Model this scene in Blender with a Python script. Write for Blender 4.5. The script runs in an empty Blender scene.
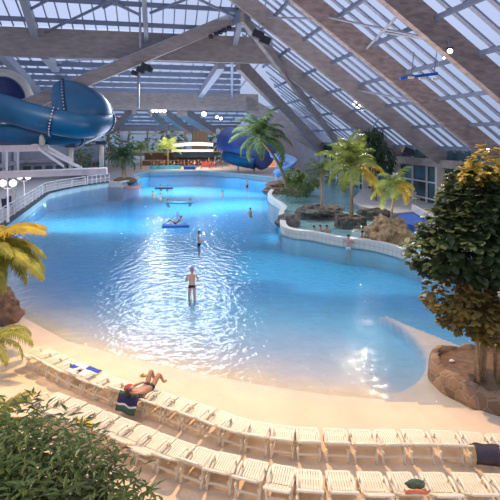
import bpy, bmesh, math, random
from mathutils import Vector, Matrix, noise
R = random.Random(7)
C = bpy.context.scene.collection
V = Vector
CAMZ, F, UX, VH = 7.0, 450.0, 250.0, 137.0        # eye height, focal length in photo pixels, principal column, horizon row

def G(u, v, z=0.0):                                # where a sight line meets the level z
    Y = F * (CAMZ - z) / (v - VH)
    return V(((u - UX) / F * Y, Y, z))
def P(u, v, Y):                                    # where a sight line meets the depth Y
    return V(((u - UX) / F * Y, Y, CAMZ - (v - VH) / F * Y))
ED = V((-0.2003, 0.9797, 0)); ET = V((0.9797, 0.2003, 0))   # long axis and cross axis of the hall
def HL(s, t, z): return ET * s + ED * t + V((0, 0, z))
def PT(u, v, t):                                   # sight line meets the cross plane of the hall at t
    d = V(((u - UX) / F, 1, -(v - VH) / F)); k = t / d.dot(ED)
    return V((0, 0, CAMZ)) + d * k
def lerp(a, b, t): return a + (b - a) * t
def interp(x, pts):
    if x <= pts[0][0]: return pts[0][1]
    for (x0, y0), (x1, y1) in zip(pts, pts[1:]):
        if x <= x1: return y0 + (y1 - y0) * (x - x0) / (x1 - x0)
    return pts[-1][1]

# ---------------------------------------------------------------- materials
def mat(name, col, rough=0.6, var=0.12, scale=6.0, bump=0.0, bscale=30.0, metal=0.0, emit=None, estr=0.0, spec=0.5, coords='Object', stretch=None, trans=0.0):
    m = bpy.data.materials.new(name); m.use_nodes = True
    nt = m.node_tree; n = nt.nodes; b = n['Principled BSDF']
    b.inputs['Roughness'].default_value = rough; b.inputs['Metallic'].default_value = metal
    b.inputs['Specular IOR Level'].default_value = spec
    tc = n.new('ShaderNodeTexCoord'); src = tc.outputs[coords]
    if stretch:
        mp = n.new('ShaderNodeMapping'); mp.inputs['Scale'].default_value = stretch
        nt.links.new(src, mp.inputs[0]); src = mp.outputs[0]
    ns = n.new('ShaderNodeTexNoise'); ns.inputs['Scale'].default_value = scale; ns.inputs['Detail'].default_value = 4
    nt.links.new(src, ns.inputs['Vector'])
    rp = n.new('ShaderNodeValToRGB')
    rp.color_ramp.elements[0].position = 0.3; rp.color_ramp.elements[1].position = 0.7
    rp.color_ramp.elements[0].color = [c * (1 - var) for c in col] + [1]
    rp.color_ramp.elements[1].color = [min(1, c * (1 + var)) for c in col] + [1]
    nt.links.new(ns.outputs['Fac'], rp.inputs[0]); nt.links.new(rp.outputs[0], b.inputs['Base Color'])
    if bump:
        n2 = n.new('ShaderNodeTexNoise'); n2.inputs['Scale'].default_value = bscale; n2.inputs['Detail'].default_value = 5
        nt.links.new(src, n2.inputs['Vector'])
        bp = n.new('ShaderNodeBump'); bp.inputs['Strength'].default_value = bump
        nt.links.new(n2.outputs['Fac'], bp.inputs['Height']); nt.links.new(bp.outputs[0], b.inputs['Normal'])
    if emit:
        b.inputs['Emission Color'].default_value = (*emit, 1); b.inputs['Emission Strength'].default_value = estr
    if trans:                                     # thin leaves let some light through
        tr = n.new('ShaderNodeBsdfTranslucent'); nt.links.new(rp.outputs[0], tr.inputs[0])
        mx = n.new('ShaderNodeMixShader'); mx.inputs[0].default_value = trans
        nt.links.new(b.outputs[0], mx.inputs[1]); nt.links.new(tr.outputs[0], mx.inputs[2])
        nt.links.new(mx.outputs[0], n['Material Output'].inputs[0])
    return m

M = {}
M['glulam'] = mat('glulam_timber', (0.27, 0.225, 0.22), 0.65, 0.2, 1.2, 0.15, 14, stretch=(1, 1, 3))
M['glulam_red'] = mat('glulam_timber_warm', (0.27, 0.195, 0.18), 0.65, 0.3, 1.6, 0.15, 14, stretch=(1, 1, 3))
M['steel_blue'] = mat('painted_steel_blue_grey', (0.16, 0.19, 0.27), 0.45, 0.1)
M['steel_pale'] = mat('painted_steel_pale', (0.30, 0.30, 0.36), 0.45, 0.1)
M['bar'] = mat('glazing_bar_grey', (0.24, 0.26, 0.34), 0.5, 0.1)
M['white_plastic'] = mat('white_resin', (0.80, 0.71, 0.56), 0.38, 0.05, 5)
M['white_paint'] = mat('white_paint', (0.66, 0.63, 0.66), 0.5, 0.06, 3)
M['cream_paint'] = mat('cream_paint', (0.55, 0.51, 0.44), 0.5, 0.08, 3)
M['deck'] = mat('pale_deck', (0.46, 0.43, 0.43), 0.6, 0.1, 1.5, 0.05, 10)
M['pink_beam'] = mat('pale_pink_painted_beam', (0.58, 0.49, 0.51), 0.5, 0.08, 2)
M['wall_pale'] = mat('pale_wall_paint', (0.26, 0.26, 0.30), 0.7, 0.12, 0.8)
M['dark_glass'] = mat('dark_window_glass', (0.03, 0.05, 0.07), 0.1, 0.3, 0.6)
M['teal_glass'] = mat('teal_window_glass', (0.05, 0.10, 0.13), 0.1, 0.5, 0.5)
M['slide_blue'] = mat('blue_fibreglass', (0.002, 0.075, 0.17), 0.36, 0.25, 0.6, coords='Object')
M['slide_navy'] = mat('navy_flange', (0.006, 0.022, 0.08), 0.35, 0.2)
M['slide_violet'] = mat('violet_blue_fibreglass', (0.07, 0.09, 0.26), 0.3, 0.3, 0.5)
M['bolt'] = mat('pale_bolt', (0.45, 0.5, 0.6), 0.4, 0.1)
M['slide_pale'] = mat('pale_blue_fibreglass', (0.25, 0.42, 0.72), 0.25, 0.1)
M['blue_mat'] = mat('bright_blue_mat', (0.01, 0.10, 0.48), 0.5, 0.15)
M['aqua_panel'] = mat('aqua_tiles', (0.10, 0.50, 0.66), 0.25, 0.3, 1.4)
M['rock'] = mat('brown_rock', (0.19, 0.115, 0.08), 0.85, 0.5, 3, 0.6, 8)
M['rock_dark'] = mat('dark_grey_rock', (0.115, 0.10, 0.09), 0.85, 0.6, 3, 0.6, 8)
M['rock_warm'] = mat('warm_tan_rock', (0.36, 0.24, 0.12), 0.85, 0.55, 4, 0.6, 8)
M['soil'] = mat('brown_soil', (0.14, 0.085, 0.055), 0.95, 0.3, 6, 0.5, 20)
M['trunk'] = mat('palm_trunk', (0.30, 0.21, 0.12), 0.85, 0.3, 6, 0.4, 12, stretch=(1, 1, 6))
M['stem'] = mat('tan_stem', (0.36, 0.24, 0.14), 0.8, 0.25, 5, stretch=(1, 1, 4))
M['palm_green'] = mat('palm_green', (0.085, 0.14, 0.04), 0.6, 0.4, 3, trans=0.3)
M['palm_yellow'] = mat('palm_yellow_green', (0.30, 0.30, 0.05), 0.6, 0.4, 2, trans=0.35)
M['palm_gold'] = mat('palm_golden', (0.50, 0.36, 0.03), 0.6, 0.3, 2, trans=0.35)
M['palm_lime'] = mat('palm_lime_green', (0.20, 0.25, 0.05), 0.6, 0.4, 2, trans=0.35)
M['palm_dark'] = mat('palm_dark_green', (0.045, 0.085, 0.035), 0.65, 0.4, 3, trans=0.25)
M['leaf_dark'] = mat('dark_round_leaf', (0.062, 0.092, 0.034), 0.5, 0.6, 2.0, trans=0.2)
M['leaf_warm_lit'] = mat('warm_lit_olive_leaf', (0.21, 0.155, 0.04), 0.5, 0.5, 2.0, trans=0.25)  # warm light on the lower foliage put into the olive gold
M['lamplit_and_sandal_yellow'] = mat('lamplit_leaf_and_sandal', (0.52, 0.40, 0.08), 0.5, 0.3, 2.0, trans=0.3)  # lamp warmth on the tree top put into the yellow; also colours the sandal
M['leaf_shrub'] = mat('willow_leaf', (0.105, 0.15, 0.04), 0.42, 0.5, 2.0, trans=0.25)
M['leaf_lime'] = mat('lime_leaf', (0.30, 0.38, 0.06), 0.45, 0.4, 2.0, trans=0.3)
M['leaf_mid'] = mat('mid_green_leaf', (0.10, 0.17, 0.06), 0.5, 0.5, 2.0, trans=0.3)
M['leaf_garden'] = mat('garden_leaf', (0.16, 0.24, 0.08), 0.6, 0.4, 1.0, trans=0.3)
M['skin'] = mat('skin', (0.50, 0.30, 0.22), 0.5, 0.06, 5)
M['skin_tan'] = mat('tanned_skin', (0.42, 0.21, 0.13), 0.5, 0.06, 5)
M['hair'] = mat('dark_hair', (0.02, 0.015, 0.015), 0.5, 0.2, 20)
M['black_cloth'] = mat('black_swimwear', (0.012, 0.012, 0.018), 0.6, 0.2)
M['white_cloth'] = mat('white_cloth', (0.72, 0.70, 0.70), 0.8, 0.06)
M['violet_cap'] = mat('violet_swim_cap', (0.22, 0.16, 0.42), 0.4, 0.1)
M['red_cloth'] = mat('red_cloth', (0.42, 0.06, 0.05), 0.8, 0.15)
M['orange_cloth'] = mat('orange_red_cloth', (0.60, 0.20, 0.09), 0.8, 0.25, 10)
M['green_cloth'] = mat('dark_green_cloth', (0.06, 0.10, 0.06), 0.8, 0.3, 10)
M['charcoal_towel'] = mat('charcoal_violet_towel', (0.055, 0.045, 0.06), 0.95, 0.15, 12, 0.2, 80)
M['yellow_towel'] = mat('yellow_towel', (0.72, 0.46, 0.02), 0.9, 0.15, 12)
M['blue_cloth'] = mat('blue_cloth', (0.02, 0.07, 0.42), 0.8, 0.1)
M['navy_cloth'] = mat('navy_cloth', (0.02, 0.025, 0.07), 0.8, 0.2)
M['raft_blue'] = mat('blue_raft_vinyl', (0.02, 0.14, 0.50), 0.3, 0.1)
M['raft_pale'] = mat('teal_mat_vinyl', (0.04, 0.24, 0.34), 0.3, 0.1)
M['black'] = mat('black_housing', (0.012, 0.012, 0.015), 0.5, 0.1)
M['wood_far'] = mat('brown_bar_wood', (0.13, 0.085, 0.065), 0.6, 0.3, 1.0)
M['orange_wall'] = mat('warm_orange_wall', (0.55, 0.27, 0.13), 0.7, 0.3, 0.4)
M['ground_out'] = mat('outdoor_ground', (0.05, 0.07, 0.04), 0.9, 0.3, 0.1)
M['coping'] = mat('pale_coping', (0.62, 0.60, 0.55), 0.5, 0.06, 3)
M['dark_edge'] = mat('dark_edge_strip', (0.03, 0.035, 0.045), 0.5, 0.1)
M['lamp_glow'] = mat('lamp_glow', (1, 1, 1), 0.4, 0.0, emit=(1.0, 0.90, 0.72), estr=14)
M['lamp_cool'] = mat('lamp_cool_glow', (1, 1, 1), 0.4, 0.0, emit=(0.92, 0.96, 1.0), estr=18)
M['globe'] = mat('lit_globe', (1, 0.95, 0.85), 0.4, 0.0, emit=(1.0, 0.82, 0.62), estr=1.5)
M['uw_lamp'] = mat('underwater_lamp_glow', (1, 1, 1), 0.4, 0.0, emit=(0.85, 1.0, 0.95), estr=6)

def stripe_mat():
    m = bpy.data.materials.new('striped_towel'); m.use_nodes = True
    n = m.node_tree.nodes; l = m.node_tree.links; b = n['Principled BSDF']; b.inputs['Roughness'].default_value = 0.9
    tc = n.new('ShaderNodeTexCoord'); sx = n.new('ShaderNodeSeparateXYZ'); l.new(tc.outputs['Object'], sx.inputs[0])
    ml = n.new('ShaderNodeMath'); ml.operation = 'MULTIPLY'; ml.inputs[1].default_value = 4.5; dfz = n.new('ShaderNodeMath'); dfz.operation = 'SUBTRACT'; l.new(sx.outputs[1], dfz.inputs[0]); l.new(sx.outputs[2], dfz.inputs[1]); l.new(dfz.outputs[0], ml.inputs[0])
    fr = n.new('ShaderNodeMath'); fr.operation = 'FRACT'; l.new(ml.outputs[0], fr.inputs[0])
    rp = n.new('ShaderNodeValToRGB'); rp.color_ramp.interpolation = 'CONSTANT'
    e = rp.color_ramp.elements; e[0].color = (0.02, 0.02, 0.06, 1); e[0].position = 0
    e[1].position = 0.50; e[1].color = (0.6, 0.6, 0.62, 1)
    x = e.new(0.62); x.color = (0.05, 0.10, 0.06, 1)
    l.new(fr.outputs[0], rp.inputs[0]); l.new(rp.outputs[0], b.inputs['Base Color']); return m
M['striped'] = stripe_mat()

def basin_mat():                                   # sand above the waterline, pool shell coloured bluer with depth to mimic water absorption
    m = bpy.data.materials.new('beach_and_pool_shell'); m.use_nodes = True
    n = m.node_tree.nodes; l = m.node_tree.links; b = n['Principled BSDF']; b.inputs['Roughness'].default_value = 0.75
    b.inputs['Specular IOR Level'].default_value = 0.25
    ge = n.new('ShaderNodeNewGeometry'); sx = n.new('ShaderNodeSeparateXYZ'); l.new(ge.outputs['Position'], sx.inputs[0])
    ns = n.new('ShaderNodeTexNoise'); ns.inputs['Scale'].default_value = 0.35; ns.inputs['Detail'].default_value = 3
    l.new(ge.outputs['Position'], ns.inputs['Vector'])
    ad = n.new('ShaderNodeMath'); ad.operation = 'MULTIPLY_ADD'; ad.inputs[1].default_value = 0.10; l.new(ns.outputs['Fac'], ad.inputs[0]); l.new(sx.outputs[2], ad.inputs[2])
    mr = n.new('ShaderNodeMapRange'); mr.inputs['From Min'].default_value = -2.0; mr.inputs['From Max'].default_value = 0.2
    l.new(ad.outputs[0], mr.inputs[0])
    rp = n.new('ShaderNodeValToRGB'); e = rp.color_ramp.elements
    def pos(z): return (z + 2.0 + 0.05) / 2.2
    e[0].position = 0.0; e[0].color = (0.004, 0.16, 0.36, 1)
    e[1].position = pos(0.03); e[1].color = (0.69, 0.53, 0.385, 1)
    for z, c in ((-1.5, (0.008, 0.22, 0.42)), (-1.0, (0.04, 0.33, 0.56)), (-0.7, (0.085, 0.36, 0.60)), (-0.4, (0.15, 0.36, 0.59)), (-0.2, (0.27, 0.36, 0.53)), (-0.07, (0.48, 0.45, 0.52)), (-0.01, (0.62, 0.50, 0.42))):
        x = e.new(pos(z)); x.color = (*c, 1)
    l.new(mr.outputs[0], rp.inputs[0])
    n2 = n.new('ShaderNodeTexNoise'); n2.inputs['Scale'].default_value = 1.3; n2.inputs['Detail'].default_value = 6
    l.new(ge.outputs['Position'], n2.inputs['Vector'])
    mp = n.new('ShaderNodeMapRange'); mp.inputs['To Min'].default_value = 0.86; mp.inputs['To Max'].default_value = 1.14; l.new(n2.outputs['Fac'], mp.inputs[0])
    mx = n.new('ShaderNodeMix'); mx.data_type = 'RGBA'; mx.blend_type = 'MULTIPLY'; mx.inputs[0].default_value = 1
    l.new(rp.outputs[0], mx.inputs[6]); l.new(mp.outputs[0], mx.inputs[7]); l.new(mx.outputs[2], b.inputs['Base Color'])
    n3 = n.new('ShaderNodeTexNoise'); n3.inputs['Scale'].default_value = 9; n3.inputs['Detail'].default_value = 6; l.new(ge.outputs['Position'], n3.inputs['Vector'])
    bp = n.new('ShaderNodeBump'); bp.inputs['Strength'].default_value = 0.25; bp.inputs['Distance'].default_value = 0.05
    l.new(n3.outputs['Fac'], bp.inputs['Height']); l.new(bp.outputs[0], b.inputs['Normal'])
    return m
M['basin'] = basin_mat()

def water_mat(name, tint, bump, rough=0.06, gl=1.0):
    m = bpy.data.materials.new(name); m.use_nodes = True
    n = m.node_tree.nodes; l = m.node_tree.links; n.remove(n['Principled BSDF'])
    tr = n.new('ShaderNodeBsdfTransparent'); tr.inputs[0].default_value = (*tint, 1)
    g = n.new('ShaderNodeBsdfGlossy'); g.inputs['Roughness'].default_value = rough; g.inputs[0].default_value = (gl, gl, gl, 1)
    fr = n.new('ShaderNodeFresnel'); fr.inputs[0].default_value = 1.33
    ge = n.new('ShaderNodeNewGeometry')
    a = n.new('ShaderNodeTexNoise'); a.inputs['Scale'].default_value = 3.0; a.inputs['Detail'].default_value = 1.5
    c = n.new('ShaderNodeTexNoise'); c.inputs['Scale'].default_value = 6.5; c.inputs['Detail'].default_value = 3
    for q in (a, c): l.new(ge.outputs['Position'], q.inputs['Vector'])
    ad = n.new('ShaderNodeMath'); ad.operation = 'MULTIPLY_ADD'; ad.inputs[1].default_value = 0.25
    l.new(c.outputs['Fac'], ad.inputs[0]); l.new(a.outputs['Fac'], ad.inputs[2])
    bp = n.new('ShaderNodeBump'); bp.inputs['Strength'].default_value = 1.0; bp.inputs['Distance'].default_value = bump
    l.new(ad.outputs[0], bp.inputs['Height']); l.new(bp.outputs[0], g.inputs['Normal']); l.new(bp.outputs[0], fr.inputs['Normal'])
    mx = n.new('ShaderNodeMixShader'); l.new(fr.outputs[0], mx.inputs[0]); l.new(tr.outputs[0], mx.inputs[1]); l.new(g.outputs[0], mx.inputs[2])
    l.new(mx.outputs[0], n['Material Output'].inputs[0]); return m
M['water'] = water_mat('pool_water', (0.88, 0.965, 0.99), 0.055, 0.035)
M['water_lagoon'] = water_mat('lagoon_water', (0.88, 0.97, 0.97), 0.08, 0.10)

def glass_mat(name, tint, dif, tcol):
    m = bpy.data.materials.new(name); m.use_nodes = True
    n = m.node_tree.nodes; l = m.node_tree.links; n.remove(n['Principled BSDF'])
    tr = n.new('ShaderNodeBsdfTransparent'); tr.inputs[0].default_value = (*tint, 1)
    tl = n.new('ShaderNodeBsdfTranslucent'); tl.inputs[0].default_value = (*tcol, 1)
    ns = n.new('ShaderNodeTexNoise'); ns.inputs['Scale'].default_value = 0.35; ge = n.new('ShaderNodeNewGeometry'); l.new(ge.outputs['Position'], ns.inputs['Vector'])
    mr = n.new('ShaderNodeMapRange'); mr.inputs['To Min'].default_value = dif * 0.4; mr.inputs['To Max'].default_value = dif * 1.6; l.new(ns.outputs['Fac'], mr.inputs[0])
    mx = n.new('ShaderNodeMixShader'); l.new(mr.outputs[0], mx.inputs[0]); l.new(tr.outputs[0], mx.inputs[1]); l.new(tl.outputs[0], mx.inputs[2])
    l.new(mx.outputs[0], n['Material Output'].inputs[0]); return m
M['roof_glass'] = glass_mat('roof_glazing', (0.90, 0.92, 0.95), 0.3, (0.7, 0.75, 0.85))
M['clear_glass'] = glass_mat('wall_glazing', (0.72, 0.78, 0.80), 0.08, (0.2, 0.22, 0.25))

def stone_wall_mat(name, c0, c1, joint, scale):
    m = bpy.data.materials.new(name); m.use_nodes = True
    n = m.node_tree.nodes; l = m.node_tree.links; b = n['Principled BSDF']; b.inputs['Roughness'].default_value = 0.85
    tc = n.new('ShaderNodeTexCoord')
    vo = n.new('ShaderNodeTexVoronoi'); vo.feature = 'DISTANCE_TO_EDGE'; vo.inputs['Scale'].default_value = scale
    v2 = n.new('ShaderNodeTexVoronoi'); v2.inputs['Scale'].default_value = scale
    l.new(tc.outputs['Object'], vo.inputs['Vector']); l.new(tc.outputs['Object'], v2.inputs['Vector'])
    sx = n.new('ShaderNodeSeparateColor'); l.new(v2.outputs['Color'], sx.inputs[0])
    r1 = n.new('ShaderNodeValToRGB'); r1.color_ramp.elements[0].color = (*c0, 1); r1.color_ramp.elements[1].color = (*c1, 1); l.new(sx.outputs[0], r1.inputs[0])
    r2 = n.new('ShaderNodeValToRGB'); r2.color_ramp.elements[0].position = 0.03; r2.color_ramp.elements[1].position = 0.09; l.new(vo.outputs['Distance'], r2.inputs[0])
    mx = n.new('ShaderNodeMix'); mx.data_type = 'RGBA'; l.new(r2.outputs[0], mx.inputs[0]); mx.inputs[6].default_value = (*joint, 1); l.new(r1.outputs[0], mx.inputs[7])
    l.new(mx.outputs[2], b.inputs['Base Color'])
    bp = n.new('ShaderNodeBump'); bp.inputs['Strength'].default_value = 0.6; bp.inputs['Distance'].default_value = 0.05
    l.new(r2.outputs[0], bp.inputs['Height']); l.new(bp.outputs[0], b.inputs['Normal']); return m
M['stone_wall'] = stone_wall_mat('rubble_stone_wall', (0.15, 0.085, 0.05), (0.30, 0.185, 0.11), (0.27, 0.19, 0.13), 3.6)
M['stone_grey'] = stone_wall_mat('stacked_grey_stone', (0.09, 0.08, 0.07), (0.22, 0.18, 0.13), (0.03, 0.03, 0.03), 4.0)

def tile_mat(name, c, joint, sx_):
    m = bpy.data.materials.new(name); m.use_nodes = True
    n = m.node_tree.nodes; l = m.node_tree.links; b = n['Principled BSDF']; b.inputs['Roughness'].default_value = 0.3
    uv = n.new('ShaderNodeTexCoord'); br = n.new('ShaderNodeTexBrick'); br.offset = 0
    br.inputs['Scale'].default_value = sx_; br.inputs['Brick Width'].default_value = 1; br.inputs['Row Height'].default_value = 1; br.inputs['Mortar Size'].default_value = 0.05
    br.inputs['Color1'].default_value = (*c, 1); br.inputs['Color2'].default_value = (*[x * 0.92 for x in c], 1); br.inputs['Mortar'].default_value = (*joint, 1)
    l.new(uv.outputs['UV'], br.inputs['Vector']); l.new(br.outputs['Color'], b.inputs['Base Color']); return m
M['tile'] = tile_mat('cream_wall_tiles', (0.66, 0.60, 0.50), (0.45, 0.40, 0.33), 3.0)

# ---------------------------------------------------------------- mesh builder
class MB:
    def __init__(s): s.v = []; s.f = []; s.uv = {}
    def quad(s, *p):
        b = len(s.v); s.v += [V(q) for q in p]; s.f.append(tuple(range(b, b + len(p)))); return s
    def box(s, c, d, rot=None):
        b = len(s.v); c = V(c)
        for x in (-.5, .5):
            for y in (-.5, .5):
                for z in (-.5, .5):
                    q = V((x * d[0], y * d[1], z * d[2]))
                    if rot is not None: q = rot @ q
                    s.v.append(c + q)
        s.f += [tuple(b + i for i in q) for q in ((0, 1, 3, 2), (4, 6, 7, 5), (0, 4, 5, 1), (2, 3, 7, 6), (0, 2, 6, 4), (1, 5, 7, 3))]; return s
    def beam(s, p0, p1, w, h, up=0.0):                  # box from p0 to p1; the line runs along the bottom (up=0) or centre (up=-h/2)
        p0 = V(p0); p1 = V(p1); t = (p1 - p0); z = V((0, 0, 1))
        if abs(t.normalized().z) > 0.98: z = V((0, 1, 0))
        sd = t.cross(z).normalized() * (w / 2)
        b = len(s.v)
        for p in (p0, p1):
            for zz in (up, up + h):
                for k in (-1, 1): s.v.append(p + sd * k + z * zz)
        s.f += [tuple(b + i for i in q) for q in ((0, 1, 3, 2), (4, 6, 7, 5), (0, 4, 5, 1), (2, 3, 7, 6), (0, 2, 6, 4), (1, 5, 7, 3))]; return s
    def tube(s, pts, rad, n=8, cap=True):
        pts = [V(p) for p in pts]
        if not hasattr(rad, '__len__'): rad = [rad] * len(pts)
        b = len(s.v); N = len(pts); ref = None
        for i, p in enumerate(pts):
            t = (pts[min(i + 1, N - 1)] - pts[max(i - 1, 0)]).normalized()
            if ref is None: ref = t.cross(V((0, 0, 1))) if abs(t.z) < 0.95 else t.cross(V((1, 0, 0)))
            ref = (ref - t * ref.dot(t)).normalized(); o = t.cross(ref)
            for k in range(n):
                a = 2 * math.pi * k / n
                s.v.append(p + (ref * math.cos(a) + o * math.sin(a)) * rad[i])
        for i in range(N - 1):
            for k in range(n):
                k2 = (k + 1) % n
                s.f.append((b + i * n + k, b + i * n + k2, b + (i + 1) * n + k2, b + (i + 1) * n + k))
        if cap:
            s.f.append(tuple(b + k for k in reversed(range(n)))); s.f.append(tuple(b + (N - 1) * n + k for k in range(n)))
        return s
    def prism(s, poly, z0, z1):
        b = len(s.v); n = len(poly)
        ar = sum(poly[i][0] * poly[(i + 1) % n][1] - poly[(i + 1) % n][0] * poly[i][1] for i in range(n))
        if ar < 0: poly = poly[::-1]
        for z in (z0, z1): s.v += [V((p[0], p[1], z)) for p in poly]
        s.f.append(tuple(b + n + i for i in range(n))); s.f.append(tuple(b + i for i in reversed(range(n))))
        for i in range(n):
            j = (i + 1) % n; s.f.append((b + i, b + j, b + n + j, b + n + i))
        return s
    def ball(s, c, r, sq=(1, 1, 1), nu=10, nv=7, top=-1.0):
        b = len(s.v); c = V(c); rows = []
        for j in range(nv + 1):
            th = math.pi * j / nv
            if math.cos(th) < top: break
            rows.append(j)
            for i in range(nu):
                a = 2 * math.pi * i / nu
                s.v.append(c + V((r * sq[0] * math.sin(th) * math.cos(a), r * sq[1] * math.sin(th) * math.sin(a), r * sq[2] * math.cos(th))))
        for j in range(len(rows) - 1):
            for i in range(nu):
                i2 = (i + 1) % nu
                s.f.append((b + j * nu + i, b + (j + 1) * nu + i, b + (j + 1) * nu + i2, b + j * nu + i2))
        return s
    def build(s, name, m, parent=None, smooth=False, loc=None, kind=None, clean=False):
        me = bpy.data.meshes.new(name)
        o0 = V(loc) if loc is not None else V((0, 0, 0))
        me.from_pydata([tuple(v - o0) for v in s.v], [], s.f)
        if clean:
            bm = bmesh.new(); bm.from_mesh(me); bmesh.ops.remove_doubles(bm, verts=bm.verts, dist=1e-5)
            bmesh.ops.recalc_face_normals(bm, faces=bm.faces); bm.to_mesh(me); bm.free()
        me.materials.append(M[m] if isinstance(m, str) else m)
        if smooth: me.polygons.foreach_set('use_smooth', [True] * len(me.polygons))
        me.update()
        o = bpy.data.objects.new(name, me); C.objects.link(o)
        if loc is not None: o.location = o0
        if parent is not None: o.parent = parent
        if kind: o['kind'] = kind
        return o
def tag(o, label, cat, group=None, kind=None):
    o['label'] = label; o['category'] = cat
    if group: o['group'] = group
    if kind: o['kind'] = kind
    return o
def empty(name, loc=(0, 0, 0), rz=0, label=None, cat=None, group=None, kind=None):
    o = bpy.data.objects.new(name, None); C.objects.link(o); o.location = loc; o.rotation_euler = (0, 0, rz); o.empty_display_size = 0.2
    if label: tag(o, label, cat, group)
    if kind: o['kind'] = kind
    return o
def struct(o, label=None, cat=None):
    o['kind'] = 'structure'
    if label: o['label'] = label; o['category'] = cat
    return o
def copy_tree(o, parent=None):
    c = o.copy(); C.objects.link(c)
    if parent is not None: c.parent = parent
    for ch in list(o.children): copy_tree(ch, c)
    return c
ORD = 'first second third fourth fifth sixth seventh eighth ninth tenth eleventh twelfth thirteenth fourteenth fifteenth sixteenth seventeenth eighteenth nineteenth twentieth'.split()

# ---------------------------------------------------------------- camera, world
cam = bpy.data.cameras.new('camera'); co = bpy.data.objects.new('camera', cam); C.objects.link(co)
co.location = (0, 0, CAMZ); co.rotation_euler = (math.pi / 2, 0, 0)
cam.sensor_width = 36; cam.lens = F / 500 * 36; cam.shift_y = -(250 - VH) / 500; cam.clip_end = 800
bpy.context.scene.camera = co
sc = bpy.context.scene
sc.view_settings.view_transform = 'Standard'; sc.view_settings.look = 'None'; sc.view_settings.exposure = 0.0
w = bpy.data.worlds.new('world'); sc.world = w; w.use_nodes = True
wn = w.node_tree.nodes; wl = w.node_tree.links; bg = wn['Background']
tc = wn.new('ShaderNodeTexCoord'); sx = wn.new('ShaderNodeSeparateXYZ'); wl.new(tc.outputs['Generated'], sx.inputs[0])
rp = wn.new('ShaderNodeValToRGB'); e = rp.color_ramp.elements
e[0].position = 0.0; e[0].color = (0.28, 0.36, 0.52, 1); e[1].position = 0.6; e[1].color = (0.72, 0.78, 0.98, 1)
x_ = e.new(0.22); x_.color = (0.52, 0.60, 0.86, 1)
wl.new(sx.outputs[2], rp.inputs[0])
cn = wn.new('ShaderNodeTexNoise'); cn.inputs['Scale'].default_value = 3.0; cn.inputs['Detail'].default_value = 4; wl.new(tc.outputs['Generated'], cn.inputs['Vector'])
mr = wn.new('ShaderNodeMapRange'); mr.inputs['To Min'].default_value = 0.75; mr.inputs['To Max'].default_value = 1.2; wl.new(cn.outputs['Fac'], mr.inputs[0])
mxw = wn.new('ShaderNodeMix'); mxw.data_type = 'RGBA'; mxw.blend_type = 'MULTIPLY'; mxw.inputs[0].default_value = 1
wl.new(rp.outputs[0], mxw.inputs[6]); wl.new(mr.outputs[0], mxw.inputs[7]); wl.new(mxw.outputs[2], bg.inputs[0])
bg.inputs[1].default_value = 1.15

def lamp(kind, loc, power, col, size=0.3, aim=None, spot=70, blend=0.6):
    d = bpy.data.lights.new('lamp', kind); d.energy = power; d.color = col
    if kind == 'AREA': d.size = size
    else: d.shadow_soft_size = size
    if kind == 'SPOT': d.spot_size = math.radians(spot); d.spot_blend = blend
    o = bpy.data.objects.new('light_source', d); C.objects.link(o); o.location = loc
    if aim is not None: o.rotation_euler = (V(aim) - V(loc)).to_track_quat('-Z', 'Y').to_euler()
    return o

# ---------------------------------------------------------------- basin: beach and pool shell
SHORE = [(-30, 27), (-16, 22.5), (-12, 20.2), (-8.7, 17.4), (-6.2, 15.4), (-3.45, 14.1), (-1.5, 13.35), (0.2, 12.75), (2.2, 12.2), (4.7, 11.84), (7, 11.3), (12, 10.5), (30, 9)]
ARC = [(11.8, 2.6), (12.2, 3.6), (12.55, 4.25), (13, 4.8), (13.6, 5.25), (14.3, 5.58), (15, 5.72), (15.8, 5.74), (16.6, 5.64), (17.4, 5.42), (18.2, 5.1)]
def floor_z(x, y):
    d = y - interp(x, SHORE)
    if d < 0: z = min(0.34, -d * 0.045)
    else:
        z = -0.07 * d if d < 10 else -0.7 - 0.05 * (d - 10)
        z = max(z, -1.9)
    if x > 3.3 and 11 < y < 18.2 and d > 0:
        lim = interp(y, ARC)
        k = max(0, min(1, (x - lim) / 0.16 + 0.5)) * max(0, min(1, ((17.75 - 1.45 * (x - 5.5)) - y) / 0.35 + 0.5))
        z = lerp(z, -0.05, k)
        z -= 0.12 * (1 - k) * max(0, min(1, d / 0.8)) * max(0, min(1, (x - 3.3)))
    return z
xs = [-60, -40, -30, -25, -20] + [-16 + 0.25 * i for i in range(72)] + [2 + 0.12 * i for i in range(67)] + [10.25 + .25 * i for i in range(16)] + [16, 20, 25, 30, 40]
ys = [2.5 + 0.4 * i for i in range(20)] + [10.5 + 0.125 * i for i in range(96)] + [22.5 + 0.8 * i for i in range(30)] + [46.5 + 3 * i for i in range(18)]
grid = [[V((x, y, floor_z(x, y))) for x in xs] for y in ys]
mbs, mbp = MB(), MB()
for mb, test in ((mbs, lambda z: z > 0.0), (mbp, lambda z: z <= 0.0)):
    idx = {}
    for j in range(len(ys) - 1):
        for i in range(len(xs) - 1):
            q = ((j, i), (j, i + 1), (j + 1, i + 1), (j + 1, i))
            if test(sum(grid[a][b].z for a, b in q) / 4):
                f = []
                for k in q:
                    if k not in idx: idx[k] = len(mb.v); mb.v.append(grid[k[0]][k[1]])
                    f.append(idx[k])
                mb.f.append(tuple(f))
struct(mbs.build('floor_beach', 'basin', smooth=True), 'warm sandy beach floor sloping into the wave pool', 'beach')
struct(mbp.build('floor_pool', 'basin', smooth=True), 'painted shell of the big wave pool, blue deepened to mimic water absorption', 'pool floor')
struct(MB().quad((-60, 10, 0), (30, 9, 0), (40, 99, 0), (-60, 99, 0)).build('water_pool', 'water'), 'rippled blue water of the big wave pool', 'water')

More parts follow.
